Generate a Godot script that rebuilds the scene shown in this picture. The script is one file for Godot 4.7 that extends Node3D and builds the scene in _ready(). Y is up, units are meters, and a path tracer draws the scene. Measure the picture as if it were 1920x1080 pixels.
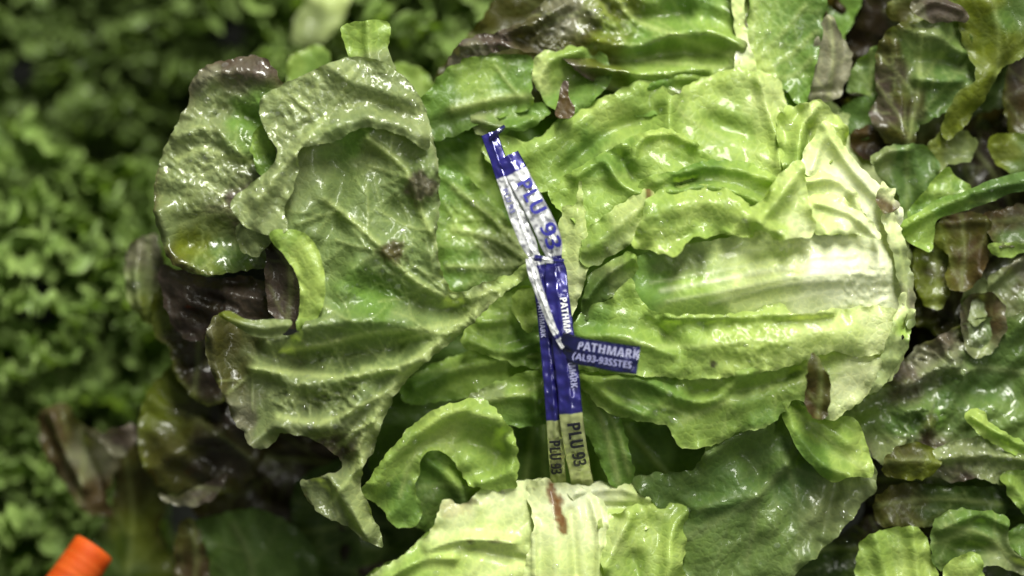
extends Node3D

# One unit of the tracing is 0.225 mm. Lettuces lie on a slanted produce shelf; BED has x to the right, y up the slope, z out of the shelf.
const S := 0.000225
const D := 5556.0
const PITCH := 55.0
var BED: Basis
var LIFT := Vector3(0, 1.1, 0)
var big := FastNoiseLite.new()
var rough := FastNoiseLite.new()
var crease := FastNoiseLite.new()
var wrinkle := FastNoiseLite.new()
var rng := RandomNumberGenerator.new()
var leaf_count := 0
var M := {}
var drop_mesh: ArrayMesh

# Real-world base colours, linear.
const PAL := {
	"dk": Color(0.042, 0.072, 0.014), "dg": Color(0.085, 0.140, 0.032), "g": Color(0.145, 0.250, 0.048), "lg": Color(0.285, 0.402, 0.088),
	"yg": Color(0.405, 0.512, 0.132), "pl": Color(0.525, 0.60, 0.235), "cr": Color(0.62, 0.655, 0.36), "wh": Color(0.72, 0.735, 0.52),
	"og": Color(0.185, 0.225, 0.090), "ol": Color(0.235, 0.275, 0.120), "oy": Color(0.13, 0.155, 0.016), "ob": Color(0.062, 0.058, 0.014),
	"rd": Color(0.024, 0.016, 0.011), "br": Color(0.070, 0.045, 0.018), "pu": Color(0.085, 0.062, 0.050), "gy": Color(0.19, 0.180, 0.120),
	"ru": Color(0.15, 0.062, 0.018), "bg": Color(0.095, 0.165, 0.042), "mg": Color(0.15, 0.22, 0.060), "lo": Color(0.185, 0.245, 0.088), "cg": Color(0.13, 0.235, 0.035),
}

func setup() -> void:
	var e := deg_to_rad(PITCH)
	BED = Basis(Vector3(1, 0, 0), Vector3(0, cos(e), -sin(e)), Vector3(0, sin(e), cos(e)))
	var cam := Camera3D.new()
	cam.name = "camera"
	cam.fov = 2.0 * rad_to_deg(atan(540.0 / D))
	cam.near = 0.05
	cam.far = 60.0
	cam.transform = Transform3D(BED, BED * Vector3(0, 0, D * S) + LIFT)
	var lens := CameraAttributesPhysical.new()
	lens.frustum_focal_length = 12.0 / (540.0 / D)
	lens.frustum_focus_distance = (D - 85.0) * S
	lens.exposure_aperture = 2.0
	lens.frustum_near = 0.05
	lens.frustum_far = 60.0
	cam.attributes = lens
	add_child(cam)
	cam.current = true
	var env := Environment.new()
	env.background_mode = Environment.BG_COLOR
	env.background_color = Color(0.39, 0.41, 0.38)
	env.background_energy_multiplier = 1.0
	env.tonemap_mode = Environment.TONE_MAPPER_LINEAR
	env.tonemap_exposure = 1.30
	env.sdfgi_enabled = true
	env.ssao_enabled = true
	env.ssil_enabled = true
	var we := WorldEnvironment.new()
	we.name = "environment"
	we.environment = env
	add_child(we)
	# shop lamps above the shelf: a long tube fitting nearly overhead, a second one further along the aisle
	lamp("ceiling_tube_light", Vector3(0.20, 2.85, -0.60), 1.4, 0.34, 7.8, Color(1.0, 1.0, 0.955))
	lamp("ceiling_tube_light_001", Vector3(0.9, 2.7, 0.9), 1.2, 0.14, 1.0, Color(1.0, 1.0, 0.955))

func lamp(called: String, at: Vector3, w: float, d: float, energy: float, c: Color) -> void:
	var a := AreaLight3D.new()
	a.name = called
	a.area_size = Vector2(w, d)
	a.light_energy = energy
	a.light_color = c
	a.area_range = 12.0
	a.area_attenuation = 2.0
	a.shadow_enabled = true
	a.transform = Transform3D(Basis.looking_at(Vector3(0, 1.1, 0) - at, Vector3(1, 0, 0)).rotated(Vector3(0, 1, 0), 0.0), at)
	add_child(a)

# ---------------------------------------------------------------- materials
func noise_tex(seed_: int, freq: float, kind: int, ramp: Gradient, size := 1024) -> NoiseTexture2D:
	var n := FastNoiseLite.new()
	n.seed = seed_
	n.frequency = freq
	if kind == 1:
		n.noise_type = FastNoiseLite.TYPE_CELLULAR
		n.cellular_return_type = FastNoiseLite.RETURN_DISTANCE2_SUB
		n.cellular_jitter = 1.0
		n.fractal_type = FastNoiseLite.FRACTAL_FBM
		n.fractal_octaves = 2
		n.fractal_gain = 0.35
		n.domain_warp_enabled = true
		n.domain_warp_amplitude = 22.0
		n.domain_warp_frequency = 0.012
	else:
		n.noise_type = FastNoiseLite.TYPE_SIMPLEX_SMOOTH
		n.fractal_octaves = 4
	var t := NoiseTexture2D.new()
	t.width = size
	t.height = size
	t.seamless = true
	t.noise = n
	t.color_ramp = ramp
	return t

func ramp(stops: Array) -> Gradient:
	var g := Gradient.new()
	g.offsets = PackedFloat32Array()
	var offs := PackedFloat32Array()
	var cols := PackedColorArray()
	for i in range(0, stops.size(), 2):
		offs.append(stops[i])
		cols.append(stops[i + 1])
	g.offsets = offs
	g.colors = cols
	return g

func materials() -> void:
	var veins := ramp([0.0, Color(1.0, 1.0, 0.95), 0.16, Color(0.975, 0.98, 0.965), 0.4, Color(0.93, 0.945, 0.93), 1.0, Color(0.90, 0.92, 0.90)])
	var height := ramp([0.0, Color(0.05, 0.05, 0.05), 0.25, Color(0.45, 0.45, 0.45), 0.7, Color(0.85, 0.85, 0.85), 1.0, Color(1, 1, 1)])
	var tv := noise_tex(11, 0.030, 1, veins)
	var th := noise_tex(11, 0.030, 1, height)
	var tr := noise_tex(5, 0.012, 0, ramp([0.0, Color(0.30, 0.30, 0.30), 0.45, Color(0.55, 0.55, 0.55), 1.0, Color(1.0, 1.0, 1.0)]), 512)
	for spec in [["leaf", 0.78, 0.022, 0.13, 0.48], ["wet", 0.75, 0.026, 0.32, 0.46], ["rib", 0.75, 0.010, 0.14, 0.36], ["soak", 0.68, 0.03, 0.60, 0.42], ["dull", 0.9, 0.02, 0.1, 0.34]]:
		var m := StandardMaterial3D.new()
		m.resource_name = spec[0]
		m.vertex_color_use_as_albedo = true
		m.albedo_texture = tv
		m.roughness = spec[1]
		m.roughness_texture = tr
		m.heightmap_enabled = true
		m.heightmap_texture = th
		m.heightmap_scale = spec[2]
		m.clearcoat_enabled = true
		m.clearcoat = spec[3]
		m.metallic_specular = 0.35
		m.clearcoat_roughness = 0.05 if spec[0] == "soak" else 0.09
		m.backlight_enabled = true
		m.backlight = Color(spec[4] * 1.9, spec[4] * 2.0, spec[4] * 1.2)
		m.cull_mode = BaseMaterial3D.CULL_DISABLED
		M[spec[0]] = m
	var w := StandardMaterial3D.new()
	w.resource_name = "water"
	w.albedo_color = Color(1, 1, 1, 0.02)
	w.roughness = 0.03
	w.transparency = BaseMaterial3D.TRANSPARENCY_ALPHA
	w.metallic_specular = 0.7
	M["water"] = w
	for spec in [["blue", 0.26, 0.8], ["ink", 0.4, 0.1]]:
		var m := StandardMaterial3D.new()
		m.resource_name = spec[0]
		m.vertex_color_use_as_albedo = true
		m.roughness = spec[1]
		m.clearcoat_enabled = true
		m.clearcoat = spec[2]
		m.clearcoat_roughness = 0.10
		m.metallic = 0.35 if spec[0] == "blue" else 0.0
		m.cull_mode = BaseMaterial3D.CULL_DISABLED
		M[spec[0]] = m
	var ca := StandardMaterial3D.new()
	ca.resource_name = "carrot"
	ca.vertex_color_use_as_albedo = true
	ca.roughness = 0.6
	ca.metallic_specular = 0.25
	ca.subsurf_scatter_enabled = true
	ca.subsurf_scatter_strength = 0.15
	M["carrot"] = ca
	var sh := StandardMaterial3D.new()
	sh.resource_name = "shelf"
	sh.albedo_color = Color(0.09, 0.10, 0.08)
	sh.roughness = 0.6
	M["shelf"] = sh
	# a bead of water: a flattened half sphere with a flat foot
	var st := SurfaceTool.new()
	st.begin(Mesh.PRIMITIVE_TRIANGLES)
	st.set_smooth_group(0)
	for j in 7:
		for i in 14:
			for q in [[0, 0], [1, 0], [1, 1], [0, 0], [1, 1], [0, 1]]:
				var th_: float = PI * (j + q[1]) / 7.0
				var ph: float = TAU * ((i + q[0]) % 14) / 14.0
				var z := cos(th_) * (0.62 if th_ < PI / 2 else 0.15)
				st.add_vertex(Vector3(sin(th_) * cos(ph), sin(th_) * sin(ph), z))
	st.index()
	st.generate_normals()
	drop_mesh = st.commit()

# ---------------------------------------------------------------- helpers
func bed(x: float, y: float, h: float, zr: float) -> Vector3:
	var f := (D - zr) / D          # tracings were made at their own distance
	return Vector3((x - 960.0) * S * f, (540.0 - y) * S * f, h * S)

func thing(called: String, label: String, category: String, x: float, y: float, h: float, group := "") -> Node3D:
	var n := Node3D.new()
	n.name = called
	add_child(n, true)
	n.transform = Transform3D(BED, BED * bed(x, y, h, h) + LIFT)
	n.set_meta("label", label)
	n.set_meta("category", category)
	n.set_meta("origin", bed(x, y, h, h))
	if group:
		n.set_meta("group", group)
	return n

func smooth_outline(o: Array, jag: float, sd: float) -> PackedVector2Array:
	var p := PackedVector2Array()
	for i in range(0, o.size(), 2):
		p.append(Vector2(o[i], o[i + 1]))
	var out := PackedVector2Array()
	var n := p.size()
	var arc := 0.0
	for i in n:
		var a := p[(i + n - 1) % n]
		var b := p[i]
		var c := p[(i + 1) % n]
		var d := p[(i + 2) % n]
		var seg := b.distance_to(c)
		var steps := maxi(1, int(seg / 5.0))
		for k in steps:
			var t := float(k) / steps
			var q := b.cubic_interpolate(c, a, d, t) if true else b
			# Catmull-Rom with tamed tangents
			var m0 := (c - a) * 0.5
			var m1 := (d - b) * 0.5
			m0 = m0.limit_length(seg * 1.1)
			m1 = m1.limit_length(seg * 1.1)
			var t2 := t * t
			var t3 := t2 * t
			q = b * (2 * t3 - 3 * t2 + 1) + m0 * (t3 - 2 * t2 + t) + c * (-2 * t3 + 3 * t2) + m1 * (t3 - t2)
			var tan_ := (c - b).normalized()
			var w := rough.get_noise_2d(q.x * 2.2 + sd * 31.0, q.y * 2.2) * 1.2 + rough.get_noise_2d(q.x * 6.0, q.y * 6.0 + sd * 17.0) * 0.7
			out.append(q + Vector2(-tan_.y, tan_.x) * w * jag)
			arc += seg / steps
	return out

func stamp(dist: PackedFloat32Array, nx: int, ny: int, x0: float, y0: float, q: float, pts: PackedVector2Array, reach: float) -> PackedFloat32Array:
	for s in pts.size() - 1:
		var a := pts[s]
		var b := pts[s + 1]
		var ab := b - a
		var l2 := maxf(ab.length_squared(), 0.001)
		var i0 := maxi(0, int((minf(a.x, b.x) - reach - x0) / q))
		var i1 := mini(nx - 1, int((maxf(a.x, b.x) + reach - x0) / q) + 1)
		var j0 := maxi(0, int((minf(a.y, b.y) - reach - y0) / q))
		var j1 := mini(ny - 1, int((maxf(a.y, b.y) + reach - y0) / q) + 1)
		for j in range(j0, j1 + 1):
			var base := j * nx
			var py := y0 + j * q - a.y
			for i in range(i0, i1 + 1):
				var px := x0 + i * q - a.x
				var t := clampf((px * ab.x + py * ab.y) / l2, 0.0, 1.0)
				var dx := px - ab.x * t
				var dy := py - ab.y * t
				var d2 := dx * dx + dy * dy
				if d2 < dist[base + i] * dist[base + i]:
					dist[base + i] = sqrt(d2)
	return dist

func curve(pts: Array, from := 0) -> PackedVector2Array:
	var p := PackedVector2Array()
	for i in range(from, pts.size() - 1, 2):
		p.append(Vector2(pts[i], pts[i + 1]))
	if p.size() < 3:
		return p
	var out := PackedVector2Array()
	for i in p.size() - 1:
		var a := p[maxi(i - 1, 0)]
		var d := p[mini(i + 2, p.size() - 1)]
		for k in 5:
			var t := k / 5.0
			var t2 := t * t
			var t3 := t2 * t
			out.append(0.5 * (2 * p[i] + (p[i + 1] - a) * t + (2 * a - 5 * p[i] + 4 * p[i + 1] - d) * t2 + (3 * p[i] - a - 3 * p[i + 1] + d) * t3))
	out.append(p[p.size() - 1])
	return out

# side veins that leave a rib at an angle and bend towards its tip
func side_veins(rib: PackedVector2Array, spacing: float, angle: float, length: float, poly: PackedVector2Array, r: RandomNumberGenerator) -> Array:
	var out := []
	var along := spacing * 0.5
	var side := 1.0
	for i in rib.size() - 1:
		var seg := rib[i].distance_to(rib[i + 1])
		along += seg
		if along < spacing:
			continue
		along -= spacing
		side = -side
		var dir := (rib[i + 1] - rib[i]).normalized()
		var fwd := dir
		dir = dir.rotated(side * angle * r.randf_range(0.8, 1.2))
		var p := rib[i]
		var v := PackedVector2Array([p])
		var l := length * r.randf_range(0.7, 1.15)
		var gone := 0.0
		while gone < l:
			dir = dir.lerp(fwd, 0.03).rotated(r.randf_range(-0.16, 0.16)).normalized()
			p += dir * 12.0
			gone += 12.0
			if not Geometry2D.is_point_in_polygon(p, poly):
				break
			v.append(p)
		if v.size() > 2:
			out.append(v)
	return out

func dome_at(dm: Array, x: float, y: float) -> float:
	var best := -1e9
	for i in range(0, dm.size(), 5):
		var u: float = (x - dm[i]) / dm[i + 2]
		var v: float = (y - dm[i + 1]) / dm[i + 3]
		var h: float = dm[i + 4] * (1.0 - u * u - v * v)
		best = maxf(best, h) + 18.0 * exp(-absf(best - h) / 18.0) * 0.5 if best > -1e8 else h
	return maxf(best, -240.0)

# A leaf: a traced outline with relief. o: outline, z: height over the dome, c: [x, y, colour, ...]
func leaf(root: Node3D, called: String, o: Array, z: float, c: Array, k := {}) -> MeshInstance3D:
	leaf_count += 1
	z *= root.get_meta("gap", 1.0)
	var sd := float(leaf_count)
	var r := RandomNumberGenerator.new()
	r.seed = 77 + leaf_count
	var q: float = k.get("q", 5.0)
	var poly := smooth_outline(o, k.get("jag", 3.0), sd)
	var lo := poly[0]
	var hi := poly[0]
	for p in poly:
		lo = lo.min(p)
		hi = hi.max(p)
	var x0 := lo.x - q * 1.5
	var y0 := lo.y - q * 1.5
	var nx := int((hi.x - x0) / q) + 3
	var ny := int((hi.y - y0) / q) + 3
	var total := nx * ny
	var inside := PackedByteArray()
	inside.resize(total)
	var pn := poly.size()
	for j in ny:
		var y := y0 + j * q
		var xs := PackedFloat32Array()
		for s in pn:
			var a := poly[s]
			var b := poly[(s + 1) % pn]
			if (a.y > y) != (b.y > y):
				xs.append(a.x + (y - a.y) / (b.y - a.y) * (b.x - a.x))
		xs.sort()
		for s in range(0, xs.size() - 1, 2):
			for i in range(maxi(0, ceili((xs[s] - x0) / q)), mini(nx - 1, floori((xs[s + 1] - x0) / q)) + 1):
				inside[j * nx + i] = 1
	# distance to the edge
	var ed := PackedFloat32Array()
	ed.resize(total)
	for i in total:
		ed[i] = 1e5 if inside[i] else 0.0
	var qd := q * 1.414
	for j in range(1, ny - 1):
		for i in range(1, nx - 1):
			var at := j * nx + i
			if inside[at]:
				ed[at] = minf(minf(ed[at - 1] + q, ed[at - nx] + q), minf(ed[at - nx - 1] + qd, ed[at - nx + 1] + qd))
	for jj in range(1, ny - 1):
		var j := ny - 1 - jj
		for ii in range(1, nx - 1):
			var at := j * nx + nx - 1 - ii
			if inside[at]:
				ed[at] = minf(ed[at], minf(minf(ed[at + 1] + q, ed[at + nx] + q), minf(ed[at + nx + 1] + qd, ed[at + nx - 1] + qd)))
	# relief that follows lines
	var h := PackedFloat32Array()
	h.resize(total)
	var near := PackedFloat32Array()
	for line in k.get("r", []):
		var amp: float = line[0]
		var wid: float = line[1]
		near.resize(total)
		near.fill(1e4)
		near = stamp(near, nx, ny, x0, y0, q, curve(line, 2), wid * 2.6)
		for i in total:
			if near[i] < wid * 2.6:
				h[i] += 1.6 * amp * exp(-near[i] * near[i] / (wid * wid))
	var vd := PackedFloat32Array()
	vd.resize(total)
	vd.fill(1e4)
	var vcol := PackedFloat32Array()
	vcol.resize(total)
	var vamp: float = k.get("va", 4.0)
	var ribs := []
	var vlines: Array = k.get("v", [])
	var vsp: float = k.get("vs", 0.0)
	if vlines.is_empty() and (hi - lo).length() > 130.0 and not k.has("plain"):
		var mid := (lo + hi) * 0.5
		var half := (hi - lo) * 0.5
		var lay: float = deg_to_rad(k.get("ax", 0.0 if half.x > half.y else 90.0))
		var way := Vector2(cos(lay) * half.x, sin(lay) * half.y) * 0.9
		vlines = [[5.0, mid.x + way.x, mid.y + way.y, mid.x + way.y * 0.1, mid.y - way.x * 0.1, mid.x - way.x, mid.y - way.y]]
		vsp = 44.0
		vamp = 2.5
	for line in vlines:
		var rib := curve(line, 1)
		ribs.append([rib, line[0]])
		var sp := vsp
		if sp > 0.0:
			for v1 in side_veins(rib, sp, k.get("vang", 0.85), k.get("vl", 160.0), poly, r):
				ribs.append([v1, maxf(3.0, line[0] * 0.42)])
				for v2 in side_veins(v1, sp * 0.55, 0.9, 60.0, poly, r):
					ribs.append([v2, maxf(2.2, line[0] * 0.22)])
	for rb in ribs:
		var wid: float = rb[1]
		near.resize(total)
		near.fill(1e4)
		near = stamp(near, nx, ny, x0, y0, q, rb[0], 46.0)
		for i in total:
			var d := near[i]
			if d < 46.0:
				vd[i] = minf(vd[i], d)
				if d < wid * 3.0:
					var g := exp(-d * d / (wid * wid))
					h[i] += g * vamp * minf(1.0, wid / 9.0)
					vcol[i] = maxf(vcol[i], g * minf(1.0, wid / 6.0))
	var bumps: Array = k.get("b", [])
	var dm: Array = k.get("dome", root.get_meta("dome", []))
	var cx := (lo.x + hi.x) * 0.5
	var cy := (lo.y + hi.y) * 0.5
	var flat: float = k.get("flat", 0.0)      # how much of the dome's slope the leaf ignores
	var dc := dome_at(dm, cx, cy) if dm.size() else 0.0
	var zr := z + dc
	var a1: float = k.get("n1", 6.0) * 0.8
	var a2: float = k.get("n2", 3.0) * 0.75
	var a3: float = k.get("n3", 1.6) * 0.45
	var ru: float = k.get("ru", 7.0)
	var ruw: float = k.get("ruw", 15.0)
	var ec: float = k.get("ec", 3.0)
	if ec < 0.0:
		ec *= 0.1
	var ecw: float = k.get("ecw", 14.0)
	var puck: float = k.get("puck", 0.0)
	var fr: float = k.get("fr", 5.0)
	var tx: float = k.get("tx", 0.0)
	var ty: float = k.get("ty", 0.0)
	var cols: Array = []
	for i in range(0, c.size(), 3):
		cols.append([float(c[i]), float(c[i + 1]), PAL[c[i + 2]] as Color])
	var vtint: Color = PAL[k.get("vc", "pl")]
	var vmix: float = k.get("vm", 0.5 if k.has("v") else 0.25)
	var rim: Array = k.get("rim", [])
	var spots: Array = k.get("spots", [])
	var wet_at: Array = k.get("dropat", [])
	var wr: float = k.get("wr", 4.5)
	var speck: float = k.get("speck", 0.05)
	var ang: float = deg_to_rad(k.get("ax", 0.0))
	if k.has("v") and not k.has("ax"):
		var fl: Array = k.v[0]
		ang = atan2(float(fl[fl.size() - 1]) - float(fl[2]), float(fl[fl.size() - 2]) - float(fl[1]))
	var ca := cos(ang)
	var sa := sin(ang)
	var col := PackedColorArray()
	col.resize(total)
	for j in ny:
		for i in nx:
			var at := j * nx + i
			if not inside[at]:
				var touch := false
				for dj in [-1, 0, 1]:
					for di in [-1, 0, 1]:
						var jj: int = j + dj
						var ii: int = i + di
						if jj >= 0 and ii >= 0 and jj < ny and ii < nx and inside[jj * nx + ii]:
							touch = true
				if not touch:
					ed[at] = -1.0
					continue
			var x := x0 + i * q
			var y := y0 + j * q
			var e := ed[at]
			var hh := h[at] + z + tx * (x - cx) + ty * (y - cy)
			if dm.size():
				hh += lerpf(dome_at(dm, x, y), dc, flat)
			for b in bumps:
				var bx: float = (x - b[0]) / b[3]
				var by: float = (y - b[1]) / (b[4] if b.size() > 4 else b[3])
				var bb := bx * bx + by * by
				if bb < 6.0:
					hh += b[2] * exp(-bb)
			var w1 := big.get_noise_2d(x + sd * 371.0, y - sd * 113.0)
			var w2 := rough.get_noise_2d(x + sd * 91.0, y + sd * 57.0)
			var w3 := crease.get_noise_2d(x - sd * 41.0, y + sd * 77.0)
			var xr := x * ca + y * sa
			var yr := y * ca - x * sa
			var w4 := rough.get_noise_2d(xr * 0.32 + sd * 63.0, yr * 0.95 - sd * 29.0)
			hh += a1 * w1 * 1.8 + a2 * (w4 * 2.0 + w2 * 0.35) + a3 * w3
			var edge := exp(-e / ruw)
			if ru != 0.0:
				hh += ru * edge * (rough.get_noise_2d(x * 1.15 + 500.0 + sd * 13.0, y * 1.15) * 2.0)
			hh += fr * exp(-e / 9.0) * wrinkle.get_noise_2d(x * 1.1 + 900.0, y * 1.1 + sd * 19.0)
			hh += ec * exp(-e / ecw)
			if puck != 0.0:
				var s := clampf(vd[at] / 34.0, 0.0, 1.0)
				hh += puck * s * s * (3.0 - 2.0 * s)
			for sp in wet_at:
				var dx: float = (x - sp[0]) / sp[2]
				var dy: float = (y - sp[1]) / sp[2]
				var dd := dx * dx + dy * dy + 0.5 * w2
				if dd < 1.4:
					hh += wr * wrinkle.get_noise_2d(x + sd * 7.0, y * 1.2) * smoothstep(1.4, 0.3, dd)
			h[at] = hh
			var sum := Color(0, 0, 0)
			var ws := 0.0
			for cc in cols:
				var dx: float = x + w2 * 26.0 - cc[0]
				var dy: float = y + w1 * 30.0 - cc[1]
				var d2 := dx * dx + dy * dy + 60.0
				var w := 1.0 / (d2 * sqrt(d2))
				sum += cc[2] * w
				ws += w
			sum = sum * (1.0 / ws)
			sum = sum * (1.0 + speck * (w2 * 1.4 + w1) + speck * 0.7 * w3)
			sum = sum.lerp(vtint, vmix * vcol[at])
			if rim.size():
				var g := clampf(exp(-e / rim[1]) * rim[2] * (1.0 + 1.4 * w1 + 0.8 * w2), 0.0, 1.0)
				sum = sum.lerp(PAL[rim[0]], g)
			for sp in spots:
				var dx: float = (x - sp[0]) / sp[2]
				var dy: float = (y - sp[1]) / (sp[5] if sp.size() > 5 else sp[2])
				var dd := sqrt(dx * dx + dy * dy) + 0.32 * w2 + 0.22 * w3
				if dd < 1.0:
					sum = sum.lerp(PAL[sp[3]], sp[4] * smoothstep(0.0, 0.45, 1.0 - dd))
			sum.a = 1.0
			col[at] = sum
	# mesh: whole cells inside, cut cells along the outline
	var f := (D - zr) / D
	var org: Vector3 = root.get_meta("origin")
	var V := PackedVector3Array()
	var N := PackedVector3Array()
	var C := PackedColorArray()
	var U := PackedVector2Array()
	var I := PackedInt32Array()
	var id := PackedInt32Array()
	id.resize(total)
	id.fill(-1)
	var rot := r.randf() * TAU
	var uo := Vector2(r.randf(), r.randf())
	var uvk := 1.0 / 420.0
	var cr_ := cos(rot) * uvk
	var sr_ := sin(rot) * uvk
	for at in total:
		if ed[at] < 0.0:
			continue
		var i := at % nx
		var j := at / nx
		var x := x0 + i * q
		var y := y0 + j * q
		id[at] = V.size()
		V.append(Vector3((x - 960.0) * S * f, (540.0 - y) * S * f, h[at] * S) - org)
		var l := h[at - 1] if i > 0 and ed[at - 1] >= 0.0 else h[at]
		var rr := h[at + 1] if i < nx - 1 and ed[at + 1] >= 0.0 else h[at]
		var uu := h[at - nx] if j > 0 and ed[at - nx] >= 0.0 else h[at]
		var dd := h[at + nx] if j < ny - 1 and ed[at + nx] >= 0.0 else h[at]
		N.append(Vector3(-(rr - l) / (2.0 * q), (dd - uu) / (2.0 * q), 1.0).normalized())
		C.append(col[at])
		U.append(Vector2(x * cr_ - y * sr_, x * sr_ + y * cr_) + uo)
	var cut := {}
	for j in ny - 1:
		for i in nx - 1:
			var a := j * nx + i
			var cs := [a, a + 1, a + nx + 1, a + nx]
			var cnt := inside[cs[0]] + inside[cs[1]] + inside[cs[2]] + inside[cs[3]]
			if cnt == 0:
				continue
			if cnt == 4:
				I.append_array([id[cs[0]], id[cs[1]], id[cs[2]], id[cs[0]], id[cs[2]], id[cs[3]]])
				continue
			var ring := []
			for s in 4:
				var p: int = cs[s]
				var n: int = cs[(s + 1) % 4]
				if inside[p]:
					ring.append(id[p])
				if inside[p] != inside[n]:
					var key := mini(p, n) * total + maxi(p, n)
					if not cut.has(key):
						var pin := p if inside[p] else n
						var pout := n if inside[p] else p
						var vi := Vector2(x0 + (pin % nx) * q, y0 + (pin / nx) * q)
						var vo := Vector2(x0 + (pout % nx) * q, y0 + (pout / nx) * q)
						var t0 := 0.0
						var t1 := 1.0
						for it in 5:
							var tm := (t0 + t1) * 0.5
							if Geometry2D.is_point_in_polygon(vi.lerp(vo, tm), poly):
								t0 = tm
							else:
								t1 = tm
						cut[key] = V.size()
						V.append(V[id[pin]].lerp(V[id[pout]], t0))
						N.append(N[id[pin]].lerp(N[id[pout]], t0).normalized())
						C.append(C[id[pin]].lerp(C[id[pout]], t0))
						U.append(U[id[pin]].lerp(U[id[pout]], t0))
					ring.append(cut[key])
			for s in range(1, ring.size() - 1):
				I.append_array([ring[0], ring[s], ring[s + 1]])
	var arr := []
	arr.resize(Mesh.ARRAY_MAX)
	arr[Mesh.ARRAY_VERTEX] = V
	arr[Mesh.ARRAY_NORMAL] = N
	arr[Mesh.ARRAY_COLOR] = C
	arr[Mesh.ARRAY_TEX_UV] = U
	arr[Mesh.ARRAY_INDEX] = I
	var mesh := ArrayMesh.new()
	mesh.add_surface_from_arrays(Mesh.PRIMITIVE_TRIANGLES, arr)
	var mi := MeshInstance3D.new()
	mi.name = called
	mi.mesh = mesh
	mi.material_override = M[k.get("m", "leaf")]
	var parent: Node3D = k.get("under", root)
	parent.add_child(mi, true)
	if k.has("label"):
		mi.set_meta("label", k.label)
	var drops: int = k.get("drops", 0)
	if drops > 0:
		var mm := MultiMesh.new()
		mm.transform_format = MultiMesh.TRANSFORM_3D
		mm.mesh = drop_mesh
		var places := []
		var tries := 0
		var spread: Array = k.get("dropat", [])
		while places.size() < drops and tries < drops * 40:
			tries += 1
			var at := r.randi() % total
			if inside[at] and ed[at] > 8.0:
				var x := x0 + (at % nx) * q
				var y := y0 + (at / nx) * q
				if spread.size():
					var okay := false
					for sp in spread:
						if Vector2(x - sp[0], y - sp[1]).length() < sp[2]:
							okay = true
					if not okay:
						continue
				var n := N[id[at]]
				var t := Vector3(1, 0, 0).cross(n).normalized()
				var big_ := r.randf_range(0.0, 1.0)
				var rad := (1.8 + 6.0 * big_ * big_ * big_) * S
				places.append(Transform3D(Basis(t.cross(n) * -rad * r.randf_range(0.8, 1.5), t * rad, n * rad), V[id[at]] + n * 0.05 * rad))
		mm.instance_count = places.size()
		for i in places.size():
			mm.set_instance_transform(i, places[i])
		var di := MultiMeshInstance3D.new()
		di.name = "water_beads"
		di.multimesh = mm
		di.material_override = M["water"]
		di.set_meta("kind", "stuff")
		(mi if parent == root else parent).add_child(di, true)
	return mi

# A frilly leaf (curly lettuce): its base at the origin, y along the leaf, z its upper side
func frill_mesh(sd: int, long: float, wide: float, amp: float, freq: float, bend: float, inner: Color, outer: Color, lobes := 0.0) -> ArrayMesh:
	var r := RandomNumberGenerator.new()
	r.seed = sd
	var ns := 36
	var nt := 64
	var ph := r.randf() * TAU
	var ph2 := r.randf() * TAU
	var st := SurfaceTool.new()
	st.begin(Mesh.PRIMITIVE_TRIANGLES)
	st.set_smooth_group(0)
	for j in ns + 1:
		for i in nt + 1:
			var s := float(j) / ns
			var t := float(i) / nt * 2.0 - 1.0
			var w := wide * pow(sin(PI * clampf(s * 0.80 + 0.14, 0.0, 1.0)), 0.7)
			if s > 0.82:
				w *= lerpf(1.0, 0.75, (s - 0.82) / 0.18)
			var e := maxf(absf(t), maxf(0.0, s * 1.35 - 0.42))
			var a := atan2(t * wide, (s - 0.35) * long)
			var big_ := 1.0 + lobes * sin(a * 7.0 + ph2) * e
			var ee := pow(minf(e, 1.0), 2.2)
			var x := t * w * big_
			var y := long * (s + (0.12 * (1.0 - t * t) * s)) * (1.0 + (big_ - 1.0) * s)
			var wave := sin(a * freq + ph) + 0.6 * sin(a * freq * 2.3 + ph2) + 0.5 * sin(a * freq * 4.7 + ph * 3.0) + 1.5 * rough.get_noise_2d(x * 1.2 + sd * 97.0, y * 1.2)
			var z := bend * long * s * s + amp * ee * wave + 10.0 * absf(t) * s + 9.0 * wrinkle.get_noise_2d(x * 1.2 + sd * 51.0, y * 1.2)
			x += amp * 0.7 * ee * cos(a * freq * 1.15 + ph2) + 14.0 * ee * wrinkle.get_noise_2d(x * 1.1, y * 1.1 + sd * 13.0)
			y += amp * 0.7 * ee * sin(a * freq * 0.9 + ph2 * 2.0) + 14.0 * ee * wrinkle.get_noise_2d(x * 1.1 + 300.0, y * 1.1 + sd * 13.0)
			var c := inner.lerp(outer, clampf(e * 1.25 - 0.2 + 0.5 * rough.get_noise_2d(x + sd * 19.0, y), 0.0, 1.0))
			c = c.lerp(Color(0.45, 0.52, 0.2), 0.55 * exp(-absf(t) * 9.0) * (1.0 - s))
			c.a = 1.0
			st.set_color(c)
			st.set_uv(Vector2(x, y) / 420.0 + Vector2(ph, ph2))
			st.add_vertex(Vector3(x, y, z) * S)
	for j in ns:
		for i in nt:
			var a := j * (nt + 1) + i
			for n in [a, a + nt + 1, a + nt + 2, a, a + nt + 2, a + 1]:
				st.add_index(n)
	st.generate_normals()
	return st.commit()

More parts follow.
